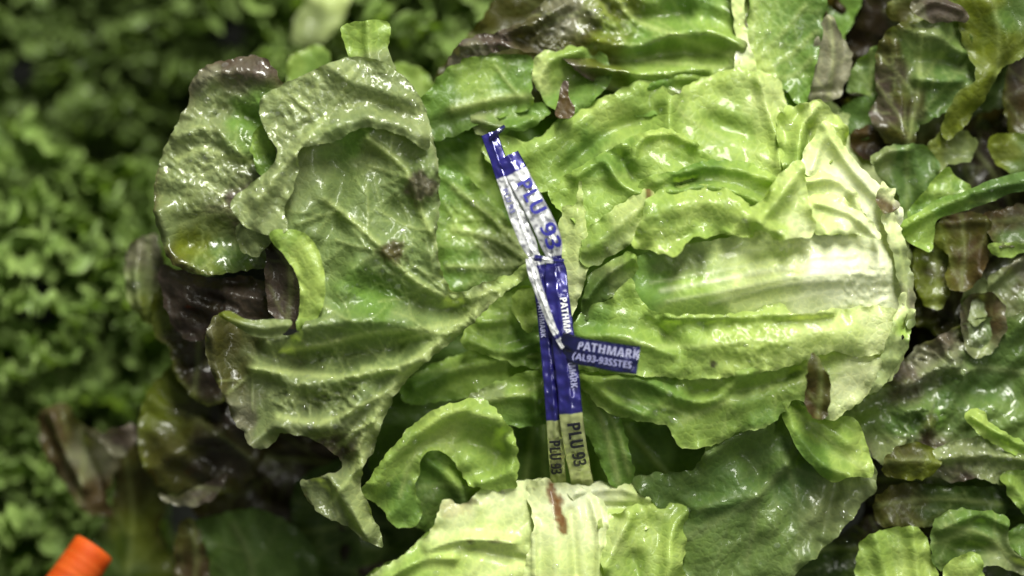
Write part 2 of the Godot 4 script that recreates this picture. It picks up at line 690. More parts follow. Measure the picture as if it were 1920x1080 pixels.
func put_frill(root: Node3D, proto: Mesh, called: String, x: float, y: float, h: float, az: float, tilt: float, roll: float, size: float, mat: String) -> void:
	var mi := MeshInstance3D.new()
	mi.name = called
	mi.mesh = proto
	mi.material_override = M[mat]
	# tilt 0: lies flat on the shelf, PI/2: stands straight out of it
	var b := Basis(Vector3(0, 0, 1), az) * Basis(Vector3(1, 0, 0), tilt) * Basis(Vector3(0, 1, 0), roll)
	mi.transform = Transform3D(b.scaled(Vector3.ONE * size), bed(x, y, h, h) - (root.get_meta("origin") as Vector3))
	root.add_child(mi, true)

# A whole curly head: leaves fan out of one centre
func curly_head(root: Node3D, protos: Array, count: int, cx: float, cy: float, ch: float, rx: float, ry: float, mat: String, sd: int, grow := 1.0) -> void:
	var r := RandomNumberGenerator.new()
	r.seed = sd
	for i in count:
		var t := sqrt((i + 0.5) / count)
		var az := i * 2.39996 + r.randf_range(-0.3, 0.3)
		var x := cx - sin(az) * rx * t * 0.75
		var y := cy - cos(az) * ry * t * 0.75
		var h := ch + 110.0 * (1.0 - t * t) + r.randf_range(-25, 25)
		put_frill(root, protos[r.randi() % protos.size()], "leaf", x, y, h - 60.0, az, lerpf(1.25, 0.25, t) + r.randf_range(-0.25, 0.25), r.randf_range(-0.5, 0.5), r.randf_range(0.8, 1.2) * grow, mat)

# ---------------------------------------------------------------- the twist band
func strip_point(path: PackedVector3Array, s: float) -> Array:
	var left := s
	for i in path.size() - 1:
		var l := path[i].distance_to(path[i + 1])
		if left <= l or i == path.size() - 2:
			var t := (path[i + 1] - path[i]).normalized()
			var t2 := t
			if i < path.size() - 2:
				t2 = (path[i + 2] - path[i + 1]).normalized()
			var t0 := t
			if i > 0:
				t0 = (path[i] - path[i - 1]).normalized()
			var u := clampf(left / l, 0.0, 1.2)
			var dir := (t0 + t).lerp(t + t2, u).normalized()
			return [path[i].lerp(path[i + 1], u), dir]
		left -= l
	return [path[path.size() - 1], Vector3(0, -1, 0)]

func strip_path(pts: Array) -> PackedVector3Array:
	var p := []
	for i in range(0, pts.size(), 3):
		p.append(Vector3(pts[i], pts[i + 1], pts[i + 2]))
	var out := PackedVector3Array()
	for i in p.size() - 1:
		var a: Vector3 = p[maxi(i - 1, 0)]
		var d: Vector3 = p[mini(i + 2, p.size() - 1)]
		for k in 10:
			var t := k / 10.0
			var q: Vector3 = 0.5 * (2 * p[i] + (p[i + 1] - a) * t + (2 * a - 5 * p[i] + 4 * p[i + 1] - d) * t * t + (3 * p[i] - a - 3 * p[i + 1] + d) * t * t * t)
			out.append(bed(q.x, q.y, q.z, q.z) / S)
	var z: Vector3 = p[p.size() - 1]
	out.append(bed(z.x, z.y, z.z, z.z) / S)
	return out

# zones: [length along, colour, ...] each colour holds up to its length
func strip(root: Node3D, called: String, pts: Array, wid: float, roll: Array, zones: Array, crumple: float) -> PackedVector3Array:
	var path := strip_path(pts)
	var org: Vector3 = root.get_meta("origin")
	var length := 0.0
	for i in path.size() - 1:
		length += path[i].distance_to(path[i + 1])
	var steps := int(length / 3.0)
	var st := SurfaceTool.new()
	st.begin(Mesh.PRIMITIVE_TRIANGLES)
	st.set_smooth_group(0)
	var na := 14
	for layer in 2:
		for j in steps + 1:
			var s := length * j / steps
			var pd := strip_point(path, s)
			var dir: Vector3 = pd[1]
			var u := float(j) / steps * (roll.size() - 1)
			var ri := mini(int(u), roll.size() - 2)
			var ang: float = lerpf(roll[ri], roll[ri + 1], u - ri) if roll.size() > 1 else 0.0
			var side := Vector3(0, 0, 1).cross(dir).normalized().rotated(dir, ang)
			var pinch := 1.0 - 0.32 * exp(-pow((pd[0].y - 55.0) / 16.0, 2.0)) if called == "strip" else 1.0
			var nor := dir.cross(side).normalized()
			if nor.z < 0 and absf(ang) < 1.5:
				nor = -nor
			for i in na + 1:
				var t := float(i) / na * 2.0 - 1.0
				var z := 2.2 * exp(-pow(t / 0.16, 2.0)) + 0.9 * (1.0 - t * t) + crumple * rough.get_noise_2d(s * 1.9 + wid * 9.0, t * 34.0) * 1.7 + crumple * 0.5 * crease.get_noise_2d(s * 0.8, t * 16.0 + wid)
				z -= layer * 1.4
				var wj := wid * 0.5 * pinch * (lerpf(1.25, 0.6, s / length) if wid < 20.0 and called == "strip" else 1.0) * (1.0 + 0.04 * rough.get_noise_1d(s * 0.8 + 40.0 * wid))
				var c: Color = zones[1]
				for q in range(0, zones.size(), 2):
					if s >= zones[q]:
						c = zones[q + 1]
				var mark := rough.get_noise_2d(s * 3.0, t * 60.0 + wid)
				c = c * (1.0 + 0.25 * mark)
				if c.r > 0.4 and c.b > 0.4 and absf(t) < 0.9:
					c = c.lerp(Color(0.10, 0.10, 0.14), 0.75 * smoothstep(0.15, 0.5, rough.get_noise_2d(s * 4.5 + 70.0, t * 90.0 + wid * 5.0)))
				c.a = 1.0
				st.set_color(c)
				st.add_vertex((pd[0] + side * t * wj + nor * z) * S - org)
	var row := na + 1
	var half := (steps + 1) * row
	for layer in 2:
		for j in steps:
			for i in na:
				var a := layer * half + j * row + i
				for n in ([a, a + 1, a + row + 1, a, a + row + 1, a + row] if layer == 0 else [a, a + row + 1, a + 1, a, a + row, a + row + 1]):
					st.add_index(n)
	for j in steps:
		for e in [0, na]:
			var a: int = j * row + e
			for n in [a, a + row, a + row + half, a, a + row + half, a + half]:
				st.add_index(n)
	st.generate_normals()
	var mi := MeshInstance3D.new()
	mi.name = called
	mi.mesh = st.commit()
	mi.material_override = M["blue"]
	root.add_child(mi, true)
	return path

# print that follows a strip: letters run along it, their tops to its right-hand side
func print_on(root: Node3D, path: PackedVector3Array, words: String, s0: float, tall: float, across: float, lift: float, c: Color, stretch := 1.0, bold := true) -> void:
	var tm := TextMesh.new()
	var f := SystemFont.new()
	f.font_names = PackedStringArray(["Droid Sans"])
	f.font_weight = 700 if bold else 400
	tm.font = f
	tm.font_size = 64
	tm.pixel_size = 0.01
	tm.depth = 0.02
	tm.text = words
	tm.horizontal_alignment = HORIZONTAL_ALIGNMENT_LEFT
	var arr := tm.surface_get_arrays(0)
	var v: PackedVector3Array = arr[Mesh.ARRAY_VERTEX]
	var idx = arr[Mesh.ARRAY_INDEX]
	var box := tm.get_aabb()
	var k := tall / 0.46
	var org: Vector3 = root.get_meta("origin")
	var st := SurfaceTool.new()
	st.begin(Mesh.PRIMITIVE_TRIANGLES)
	st.set_smooth_group(-1)
	for i in v.size():
		var p := v[i]
		var s := s0 + (p.x - box.position.x) * k * stretch
		var pd := strip_point(path, s)
		var dir: Vector3 = pd[1]
		var side := Vector3(0, 0, 1).cross(dir).normalized()
		var nor := dir.cross(side).normalized()
		if nor.z < 0:
			nor = -nor
		var y := (p.y - box.get_center().y) * k + across
		st.set_color(c)
		st.add_vertex((pd[0] + side * y + nor * (lift + (1.0 if p.z > 0 else -0.5))) * S - org)
	if idx != null:
		for n in idx:
			st.add_index(n)
	st.generate_normals()
	var mi := MeshInstance3D.new()
	mi.name = "lettering"
	mi.mesh = st.commit()
	mi.material_override = M["ink"]
	root.add_child(mi, true)

func band() -> void:
	var blue := Color(0.018, 0.016, 0.135)
	var navy := Color(0.012, 0.013, 0.075)
	var white := Color(0.68, 0.68, 0.70)
	var cream := Color(0.48, 0.52, 0.22)
	var t := thing("twist_tie_band", "shiny blue and white printed twist tie band wrapped round the big green head", "twist tie", 1035, 490, 60)
	var a := strip(t, "strip", [952, 292, 126, 980, 345, 138, 1007, 395, 142, 1030, 445, 138, 1040, 490, 126, 1046, 560, 138, 1058, 650, 142, 1066, 720, 138, 1072, 790, 126, 1083, 860, 74, 1094, 915, 8], 42.0, [0.0, 0.0], [0.0, blue, 34.0, white, 205.0, blue, 500.0, cream], 1.3)
	var b := strip(t, "strip", [917, 250, 108, 938, 310, 126, 955, 360, 132, 976, 420, 134, 996, 468, 132, 1010, 500, 126, 1022, 590, 128, 1032, 690, 130, 1040, 790, 114, 1044, 860, 64, 1048, 915, 2], 30.0, [0.0, 0.0], [0.0, blue, 88.0, white, 262.0, blue, 550.0, cream], 1.3)
	var w := strip(t, "strip", [992, 484, 144, 1002, 520, 154, 1018, 566, 160, 1036, 612, 158, 1056, 652, 150], 17.0, [0.1, 0.35, 0.2, -0.3, -0.7], [0.0, white, 150.0, blue, 158.0, white], 1.2)
	var tail := strip(t, "tail", [1052, 640, 150, 1080, 657, 160, 1120, 664, 168, 1160, 671, 172, 1197, 676, 170], 50.0, [0.9, 0.25, 0.0, 0.0, 0.1], [0.0, navy], 1.1)
	strip(t, "knot", [994, 482, 142, 1008, 484, 152, 1030, 488, 154, 1056, 491, 140], 11.0, [0.3, -0.2, 0.3], [0.0, white, 12.0, blue, 26.0, white, 46.0, blue], 1.6)
	var cap := strip(t, "folded_end", [920, 262, 116, 928, 252, 121, 938, 244, 119, 946, 238, 112], 9.0, [0.0, 0.4], [0.0, navy], 0.6)
	print_on(t, a, "PLU", 56.0, 28.0, 4.0, 6.8, Color(0.02, 0.02, 0.22), 1.0)
	print_on(t, a, "93", 144.0, 28.0, 4.0, 6.8, Color(0.02, 0.02, 0.22), 1.15)
	print_on(t, a, "PATHMARK", 286.0, 12.0, 10.0, 3.4, white, 1.0)
	print_on(t, a, "PATHMARK", 372.0, 12.0, 10.0, 3.4, Color(0.3, 0.3, 0.5), 0.9)
	print_on(t, a, "PLU 93", 516.0, 24.0, 3.0, 4.5, Color(0.015, 0.015, 0.02), 1.0)
	print_on(t, b, "PATHMARK", 330.0, 9.0, -7.0, 3.2, Color(0.35, 0.35, 0.55), 1.0)
	print_on(t, b, "PLU 93", 592.0, 20.0, -2.0, 4.5, Color(0.015, 0.015, 0.02), 1.0)
	print_on(t, b, "PLU 93", 110.0, 9.0, -6.0, 3.2, Color(0.1, 0.1, 0.25), 1.2)
	print_on(t, tail, "PATHMARK", 36.0, 15.5, 11.0, 4.0, Color(0.26, 0.26, 0.40), 1.0)
	print_on(t, tail, "(AL93-93SSTES", 32.0, 12.0, -11.0, 4.0, Color(0.20, 0.20, 0.36), 0.95)

# ---------------------------------------------------------------- the tied head in the middle
func main_head() -> void:
	var t := thing("lettuce_head", "large red tipped green lettuce head lying on its side, tied with the blue band", "lettuce", 1000, 540, -230)
	t.set_meta("gap", 1.5)
	t.set_meta("dome", [1370, 520, 470, 430, 80, 590, 560, 520, 560, 40])
	# dark red outer leaves underneath, at the lower left
	leaf(t, "leaf", [330, 700, 420, 660, 520, 700, 640, 780, 700, 880, 740, 1010, 700, 1090, 560, 1100, 440, 1060, 380, 980, 330, 900, 290, 800], -150, [420, 760, "rd", 560, 900, "rd", 660, 1030, "rd", 360, 860, "ob"], {"m": "leaf", "dropat": [[315, 980, 26]], "n1": 22.0, "n2": 9.0, "rim": ["br", 12.0, 0.5]})
	leaf(t, "leaf", [225, 850, 262, 835, 305, 868, 318, 930, 302, 1000, 335, 1110, 140, 1110, 168, 1010, 205, 960], -165, [240, 900, "ob", 290, 1000, "oy", 190, 1050, "dk"], {"dropat": [[200, 915, 30]], "wr": 7.0, "n1": 14.0, "rim": ["br", 10.0, 0.6]})
	leaf(t, "leaf", [360, 985, 415, 962, 475, 952, 525, 968, 575, 1008, 600, 1060, 580, 1130, 380, 1130, 388, 1040], -105, [430, 1000, "dg", 520, 1050, "dg", 570, 1060, "dk"], {"v": [[8, 480, 1130, 470, 1050, 440, 985]], "vs": 45.0, "va": 4.0, "vc": "og", "n1": 9.0, "drops": 8})
	leaf(t, "leaf", [335, 985, 362, 970, 388, 1035, 392, 1110, 330, 1110], -95, [350, 1000, "ob", 370, 1090, "br"], {"n1": 6.0})
	leaf(t, "leaf", [258, 830, 262, 770, 292, 712, 335, 680, 400, 672, 470, 740, 500, 840, 470, 900, 420, 925, 330, 930, 280, 892], -95, [285, 760, "oy", 300, 730, "oy", 350, 760, "ob", 430, 780, "rd", 300, 860, "ob", 420, 870, "rd"], {"m": "wet", "n1": 14.0, "n2": 7.0, "rim": ["oy", 9.0, 0.4], "r": [[16, 22, 300, 870, 380, 820, 470, 800]], "v": [[6, 470, 860, 380, 790, 300, 760]], "vs": 50.0, "vm": 0.1})
	leaf(t, "leaf", [70, 790, 92, 764, 130, 758, 150, 792, 200, 812, 226, 850, 214, 892, 202, 940, 212, 966, 165, 962, 122, 910, 88, 860], -135, [90, 790, "br", 110, 850, "br", 170, 850, "gy", 200, 930, "br", 140, 800, "ob"], {"n1": 12.0, "r": [[18, 14, 100, 775, 120, 830, 160, 910], [-16, 14, 150, 800, 160, 860, 190, 920]], "rim": ["ob", 8.0, 0.5]})
	leaf(t, "leaf", [188, 812, 255, 794, 264, 816, 224, 858, 200, 842], -100, [230, 815, "pu", 210, 840, "gy"], {"ec": -3.0, "n1": 4.0})
	leaf(t, "leaf", [235, 480, 252, 450, 288, 438, 305, 480, 318, 560, 302, 612, 268, 600, 240, 560], -90, [260, 470, "gy", 265, 540, "ol", 290, 590, "oy", 300, 500, "pu"], {"m": "wet", "n1": 10.0, "n3": 4.0, "drops": 9, "r": [[12, 10, 262, 470, 258, 530, 270, 590]]})
	leaf(t, "leaf", [285, 560, 330, 520, 420, 560, 440, 640, 430, 740, 380, 760, 330, 700, 318, 650, 290, 630], -70, [310, 600, "oy", 350, 620, "pu", 400, 690, "rd", 345, 660, "pu"], {"m": "wet", "n1": 14.0, "n2": 8.0, "n3": 5.0, "rim": ["oy", 7.0, 0.5], "drops": 10, "dropat": [[345, 640, 40]]})
	leaf(t, "leaf", [298, 498, 340, 505, 400, 520, 470, 518, 512, 540, 520, 580, 480, 610, 410, 605, 372, 640, 330, 620, 305, 560], -22, [330, 530, "pu", 420, 550, "rd", 480, 560, "pu", 380, 590, "rd"], {"m": "wet", "n1": 10.0, "n2": 9.0, "n3": 5.0, "r": [[7, 12, 320, 520, 400, 545, 500, 560], [5, 10, 330, 570, 420, 580]], "plain": 1, "ax": 30.0, "dropat": [[350, 530, 40], [440, 560, 50]], "drops": 6})
	leaf(t, "leaf", [298, 925, 335, 930, 385, 905, 425, 888, 410, 928, 372, 948, 312, 944], -60, [320, 935, "gy", 400, 910, "pu"], {"m": "wet", "n1": 4.0, "ec": -8.0})
	# small green leaves that look out behind the big one
	leaf(t, "leaf", [538, 150, 540, 115, 572, 90, 602, 86, 620, 104, 610, 140, 575, 165, 548, 170], -110, [560, 110, "lg", 590, 130, "g"], {"m": "leaf", "n1": 4.0, "rim": ["yg", 5.0, 0.6]})
	leaf(t, "leaf", [735, 125, 780, 125, 815, 160, 830, 230, 800, 260, 760, 210], -120, [770, 150, "lg", 800, 220, "g"], {"n1": 8.0})
	# lower left-hand layers, between the big leaf and the band
	leaf(t, "leaf", [700, 560, 1100, 480, 1130, 700, 1100, 960, 900, 1000, 740, 960, 680, 800], -75, [800, 780, "dg", 1000, 700, "g", 1040, 880, "dg"], {"n1": 12.0, "drops": 6})
	leaf(t, "leaf", [955, 805, 1000, 780, 1040, 785, 1110, 790, 1330, 800, 1330, 890, 1180, 935, 1060, 950, 960, 930], -42, [980, 860, "dg", 1100, 860, "g", 1240, 870, "dg"], {"v": [[6, 1000, 790, 985, 910], [6, 1020, 790, 1020, 910], [6, 1110, 720, 1190, 900], [6, 1110, 720, 1250, 890], [7, 1090, 700, 1140, 900]], "va": 6.0, "vm": 0.25, "n1": 8.0})
	leaf(t, "leaf", [750, 730, 800, 688, 880, 658, 940, 652, 1015, 645, 1020, 692, 960, 722, 900, 742, 830, 752, 770, 760], -24, [790, 720, "g", 880, 690, "lg", 980, 670, "lg"], {"r": [[18, 16, 780, 722, 880, 685, 1010, 665]], "n1": 5.0, "ec": -12.0, "drops": 4})
	leaf(t, "leaf", [865, 645, 880, 600, 928, 562, 985, 535, 1012, 560, 1015, 650, 1010, 690, 960, 682, 905, 662], -8, [900, 620, "lg", 960, 600, "lg", 990, 640, "g"], {"n1": 6.0, "r": [[10, 10, 880, 640, 950, 660, 1010, 640], [8, 8, 900, 605, 950, 600]], "rim": ["yg", 6.0, 0.4]})
	leaf(t, "leaf", [958, 560, 980, 540, 1008, 545, 1010, 590, 990, 625, 970, 600], 12, [985, 570, "yg"], {"n1": 4.0, "ec": -10.0})
	leaf(t, "leaf", [870, 752, 905, 728, 945, 712, 1000, 692, 1018, 700, 1026, 790, 990, 800, 940, 798, 890, 785], 6, [900, 750, "ol", 970, 730, "lg", 1000, 780, "g"], {"m": "wet", "r": [[10, 12, 890, 750, 960, 740, 1020, 750], [12, 10, 1000, 700, 1005, 780]], "n1": 5.0, "v": [[5, 1020, 720, 950, 745, 890, 760]], "drops": 6})
	leaf(t, "leaf", [760, 860, 800, 835, 850, 832, 900, 860, 930, 900, 915, 950, 870, 985, 810, 1000, 770, 975], -14, [800, 880, "g", 870, 880, "lg", 840, 950, "dg"], {"n1": 8.0, "r": [[14, 16, 800, 860, 850, 900, 880, 960], [10, 10, 830, 850, 890, 880]], "drops": 6})
	leaf(t, "leaf", [560, 900, 700, 860, 860, 960, 860, 1120, 640, 1120, 560, 1020], -135, [640, 960, "dk", 760, 1020, "dk"], {"n1": 14.0})
	leaf(t, "leaf", [678, 925, 700, 888, 728, 850, 758, 812, 800, 774, 850, 754, 905, 748, 948, 788, 968, 828, 972, 880, 966, 915, 920, 918, 880, 908, 858, 878, 832, 850, 800, 845, 786, 885, 782, 930, 792, 968, 770, 990, 738, 985, 716, 955], 12, [720, 900, "lg", 760, 940, "g", 820, 790, "yg", 900, 820, "lg", 945, 870, "lg", 770, 850, "lg"], {"m": "wet", "n1": 8.0, "n2": 6.0, "ec": 5.0, "r": [[22, 20, 700, 900, 770, 820, 860, 770, 940, 790], [-16, 20, 880, 830, 930, 850], [14, 12, 900, 905, 955, 880, 960, 830]], "rim": ["yg", 5.0, 0.35], "v": [[5, 940, 780, 860, 790, 780, 850, 750, 930]], "vs": 50.0, "va": 3.0, "drops": 17})
	leaf(t, "leaf", [860, 905, 900, 880, 960, 900, 940, 930, 880, 955, 850, 945], -20, [900, 915, "g"], {"n1": 6.0, "ec": -10.0})
	# leaves above, left of the band
	leaf(t, "leaf", [790, 200, 1000, 180, 1100, 220, 1100, 420, 1000, 480, 880, 420, 800, 330], -70, [900, 280, "dg", 1000, 300, "g"], {"n1": 10.0})
	leaf(t, "leaf", [805, 245, 850, 250, 905, 258, 940, 300, 968, 360, 990, 440, 960, 440, 925, 395, 870, 345, 812, 322], -30, [850, 290, "g", 930, 330, "lg", 970, 410, "g"], {"n1": 5.0, "r": [[10, 12, 820, 262, 900, 270, 930, 310]], "drops": 3})
	leaf(t, "leaf", [800, 318, 830, 312, 868, 326, 905, 358, 950, 408, 986, 452, 1000, 500, 950, 530, 880, 545, 830, 560, 800, 480], -12, [840, 350, "g", 880, 420, "lg", 940, 470, "ol", 850, 510, "g"], {"m": "wet", "v": [[7, 1000, 500, 930, 450, 850, 430], [7, 1000, 490, 920, 410, 850, 350], [8, 1000, 500, 920, 500, 840, 500]], "va": 8.0, "vs": 46.0, "vl": 70.0, "n1": 6.0, "n3": 3.0, "puck": -5.0, "drops": 20})
	leaf(t, "leaf", [785, 205, 805, 165, 850, 120, 900, 103, 950, 100, 992, 106, 1000, 135, 996, 175, 1000, 200, 962, 214, 905, 230, 860, 252, 812, 262], 5, [830, 190, "g", 900, 150, "lg", 970, 140, "g", 850, 235, "dg"], {"v": [[9, 1045, 205, 1000, 184, 930, 186, 850, 206]], "va": 8.0, "vs": 60.0, "vang": 1.0, "vl": 80.0, "vm": 0.6, "n1": 5.0, "n2": 2.0, "r": [[-9, 18, 800, 240, 870, 222, 960, 200]], "drops": 2})
	leaf(t, "leaf", [880, 215, 905, 204, 960, 196, 1015, 192, 1032, 208, 1005, 236, 950, 250, 905, 256, 885, 240], 0, [900, 225, "ol", 960, 215, "g", 1010, 215, "g"], {"n1": 4.0, "r": [[12, 10, 890, 225, 950, 240, 1000, 225]], "ec": -8.0})
	leaf(t, "leaf", [998, 118, 1022, 95, 1062, 84, 1112, 90, 1142, 112, 1142, 155, 1112, 192, 1062, 218, 1022, 192, 1002, 160], 0, [1020, 130, "pl", 1060, 120, "lg", 1110, 150, "g", 1070, 190, "g"], {"m": "wet", "n1": 5.0, "r": [[14, 12, 1010, 160, 1030, 115, 1090, 95], [-12, 22, 1050, 170, 1090, 140]], "drops": 8})
	leaf(t, "stalk", [1040, 212, 1046, 190, 1052, 160, 1058, 150, 1066, 152, 1066, 178, 1078, 205, 1070, 222, 1048, 222], 26, [1060, 165, "pu", 1060, 205, "br"], {"m": "rib", "q": 3.0, "n1": 1.0, "n2": 1.0, "n3": 0.5, "ec": -9.0, "ecw": 6.0, "ru": 0.0, "jag": 0.6, "label": "reddish brown leaf stalk"})
	# the right-hand half, leaf over leaf towards the cut stem
	leaf(t, "leaf", [1010, 330, 1100, 200, 1300, 140, 1480, 140, 1640, 260, 1710, 460, 1700, 620, 1600, 760, 1400, 860, 1180, 800, 1080, 700, 1040, 520], -55, [1100, 400, "g", 1300, 300, "lg", 1300, 600, "g", 1600, 500, "cr"], {"n1": 6.0})
	leaf(t, "leaf", [905, 285, 935, 252, 1000, 262, 1060, 215, 1140, 178, 1200, 150, 1235, 150, 1262, 182, 1290, 158, 1360, 130, 1422, 128, 1462, 150, 1476, 200, 1482, 300, 1440, 345, 1330, 330, 1250, 320, 1180, 285, 1110, 300, 1060, 345, 1010, 362, 960, 340], -8, [960, 300, "lg", 1060, 260, "lg", 1130, 215, "yg", 1200, 190, "lg", 1330, 170, "yg", 1370, 230, "lg", 1440, 180, "pl", 1460, 280, "yg", 1100, 280, "g"], {"ty": 0.1, "m": "wet", "n1": 7.0, "r": [[13, 20, 960, 300, 1030, 262, 1100, 215, 1200, 165], [-14, 16, 1060, 320, 1140, 250, 1230, 215], [10, 22, 1230, 250, 1280, 175, 1370, 142, 1450, 160], [14, 12, 1250, 190, 1256, 250], [10, 10, 1420, 140, 1450, 250, 1460, 320], [-14, 26, 1340, 230, 1400, 250]], "rim": ["pl", 8.0, 0.3], "v": [[5, 1480, 330, 1400, 280, 1300, 230, 1260, 190]], "vs": 60.0, "va": 3.0, "drops": 17})
	leaf(t, "leaf", [1040, 345, 1062, 328, 1110, 298, 1180, 258, 1222, 242, 1255, 240, 1300, 262, 1345, 305, 1440, 330, 1480, 350, 1470, 380, 1400, 385, 1330, 345, 1280, 330, 1215, 345, 1215, 390, 1130, 450, 1090, 430, 1030, 370], 14, [1080, 360, "lg", 1140, 300, "g", 1150, 350, "lg", 1240, 255, "yg", 1300, 300, "lg", 1420, 350, "yg"], {"ty": 0.16, "m": "wet", "n1": 8.0, "n2": 6.0, "r": [[16, 12, 1080, 330, 1130, 300, 1160, 340, 1200, 360], [-14, 14, 1170, 300, 1190, 340], [14, 10, 1185, 300, 1200, 262, 1250, 248, 1300, 270]], "rim": ["yg", 5.0, 0.35], "drops": 9})
	leaf(t, "leaf", [1185, 372, 1215, 330, 1262, 322, 1340, 300, 1420, 310, 1475, 350, 1500, 380, 1440, 398, 1380, 378, 1300, 362, 1235, 372], 26, [1220, 350, "lg", 1300, 320, "g", 1380, 340, "lg", 1460, 370, "yg"], {"ty": -0.12, "n1": 6.0, "r": [[10, 10, 1230, 340, 1330, 312, 1440, 335], [-16, 7, 1270, 345, 1300, 335], [12, 9, 1250, 362, 1340, 352, 1440, 385]], "ec": -10.0})
	leaf(t, "leaf", [1455, 225, 1475, 200, 1505, 194, 1535, 188, 1556, 198, 1572, 212, 1590, 244, 1582, 290, 1560, 300, 1530, 330, 1480, 345, 1462, 300], 8, [1490, 230, "yg", 1540, 215, "pl", 1570, 250, "yg", 1500, 320, "lg"], {"m": "wet", "ax": 80.0, "n1": 6.0, "ru": 16.0, "r": [[18, 12, 1490, 330, 1500, 250, 1530, 200], [-14, 12, 1510, 300, 1520, 240]], "rim": ["pl", 7.0, 0.5], "drops": 4})
	leaf(t, "leaf", [1496, 312, 1516, 268, 1545, 226, 1562, 240, 1592, 285, 1627, 325, 1667, 362, 1694, 398, 1676, 440, 1640, 430, 1604, 380, 1556, 340, 1512, 330], 24, [1540, 250, "pl", 1540, 310, "cr", 1600, 330, "wh", 1660, 390, "wh"], {"m": "rib", "ax": 45.0, "n1": 4.0, "n2": 2.5, "ru": 4.0, "r": [[16, 14, 1545, 235, 1600, 320, 1680, 405], [8, 9, 1520, 320, 1540, 260]], "v": [[4, 1680, 405, 1600, 330, 1550, 250], [4, 1660, 410, 1590, 350, 1530, 290]], "va": 3.0, "drops": 2})
	leaf(t, "leaf", [1490, 325, 1545, 320, 1590, 345, 1612, 380, 1600, 432, 1540, 440, 1480, 420, 1470, 360], 28, [1520, 350, "pl", 1580, 370, "cr", 1540, 420, "yg"], {"ty": 0.2, "m": "rib", "n1": 5.0, "r": [[12, 10, 1490, 345, 1560, 335, 1600, 360], [-10, 10, 1600, 400, 1590, 380]], "ec": -10.0})
	leaf(t, "leaf", [1150, 520, 1200, 478, 1260, 460, 1350, 448, 1450, 425, 1540, 400, 1610, 396, 1662, 415, 1698, 470, 1716, 560, 1700, 612, 1640, 640, 1500, 650, 1400, 640, 1280, 620, 1180, 600], 22, [1210, 530, "g", 1280, 500, "og", 1300, 560, "lg", 1420, 540, "pl", 1500, 440, "cr", 1550, 500, "wh", 1680, 480, "wh", 1640, 580, "wh", 1450, 480, "pl"], {"m": "rib", "b": [[1520, 520, 16, 220, 60]], "q": 4.0, "label": "broad leaf with a thick white rib", "jag": 1.5, "n1": 3.0, "n2": 0.4, "n3": 0.4, "ru": 3.0, "speck": 0.04, "r": [[10, 30, 1700, 500, 1550, 515, 1400, 540, 1230, 565], [4, 12, 1690, 470, 1540, 480, 1400, 505], [-4, 16, 1680, 540, 1500, 545, 1380, 562], [-6, 24, 1220, 520, 1300, 490, 1420, 460]], "v": [[5, 1690, 500, 1500, 500, 1320, 530, 1240, 545], [3.4, 1690, 480, 1500, 460, 1350, 480], [3.4, 1690, 530, 1500, 530, 1330, 570], [3.2, 1690, 490, 1520, 478, 1360, 505, 1220, 530], [3.2, 1690, 515, 1520, 515, 1360, 545, 1250, 565], [3.2, 1680, 470, 1560, 440, 1420, 455], [3.2, 1690, 545, 1560, 548, 1420, 575], [3.2, 1680, 560, 1600, 570, 1500, 590]], "va": 3.5, "vm": 0.5, "vc": "wh", "spots": [[1640, 490, 14, "ob", 0.3], [1690, 470, 24, "ru", 0.15]], "drops": 9, "dropat": [[1480, 470, 50], [1280, 510, 40], [1620, 530, 60]]})
	leaf(t, "leaf", [1078, 380, 1088, 332, 1098, 400, 1108, 480, 1088, 560, 1066, 606, 1050, 560, 1040, 470, 1055, 390], 34, [1085, 380, "pl", 1090, 460, "pl", 1070, 540, "cr", 1085, 350, "ol"], {"n1": 5.0, "ec": -8.0, "v": [[5, 1070, 600, 1080, 480, 1086, 340]]})
	leaf(t, "leaf", [1092, 440, 1130, 408, 1180, 370, 1218, 350, 1226, 382, 1205, 440, 1160, 470, 1110, 500, 1090, 490], 30, [1120, 450, "lg", 1180, 400, "pl", 1210, 380, "pl", 1140, 470, "og"], {"ty": 0.15, "n1": 5.0, "r": [[14, 16, 1100, 470, 1160, 420, 1220, 370]], "spots": [[1216, 368, 8, "ru", 0.85, 30]], "drops": 5})
	leaf(t, "leaf", [1090, 575, 1098, 540, 1112, 510, 1180, 472, 1196, 500, 1170, 540, 1120, 575, 1098, 600], 34, [1110, 550, "dg", 1150, 510, "og", 1180, 490, "lg"], {"n1": 4.0, "r": [[14, 9, 1100, 560, 1130, 520, 1185, 485]], "ec": -8.0})
	leaf(t, "leaf", [1185, 460, 1200, 418, 1214, 370, 1258, 350, 1330, 344, 1382, 362, 1412, 398, 1416, 440, 1402, 446, 1372, 442, 1342, 440, 1318, 446, 1298, 445, 1280, 462, 1264, 482, 1228, 474], 42, [1220, 400, "lg", 1230, 460, "yg", 1300, 380, "yg", 1380, 420, "yg", 1330, 430, "lg"], {"ty": 0.22, "m": "wet", "jag": 3.0, "n1": 6.0, "n2": 4.0, "n3": 3.5, "ru": 14.0, "ec": -14.0, "ecw": 18.0, "r": [[16, 26, 1220, 400, 1320, 375, 1400, 410]], "rim": ["pl", 4.0, 0.35], "drops": 26})
	leaf(t, "leaf", [1395, 400, 1430, 372, 1452, 340, 1482, 308, 1506, 300, 1514, 345, 1518, 390, 1530, 425, 1520, 445, 1482, 448, 1450, 450, 1428, 432, 1404, 430], 52, [1440, 380, "yg", 1490, 340, "pl", 1500, 420, "cr", 1450, 435, "yg"], {"ty": 0.2, "m": "wet", "jag": 2.6, "n1": 6.0, "ru": 12.0, "ec": -12.0, "r": [[18, 14, 1420, 410, 1460, 370, 1500, 315], [10, 9, 1420, 420, 1470, 440]], "rim": ["pl", 4.0, 0.35], "drops": 10})
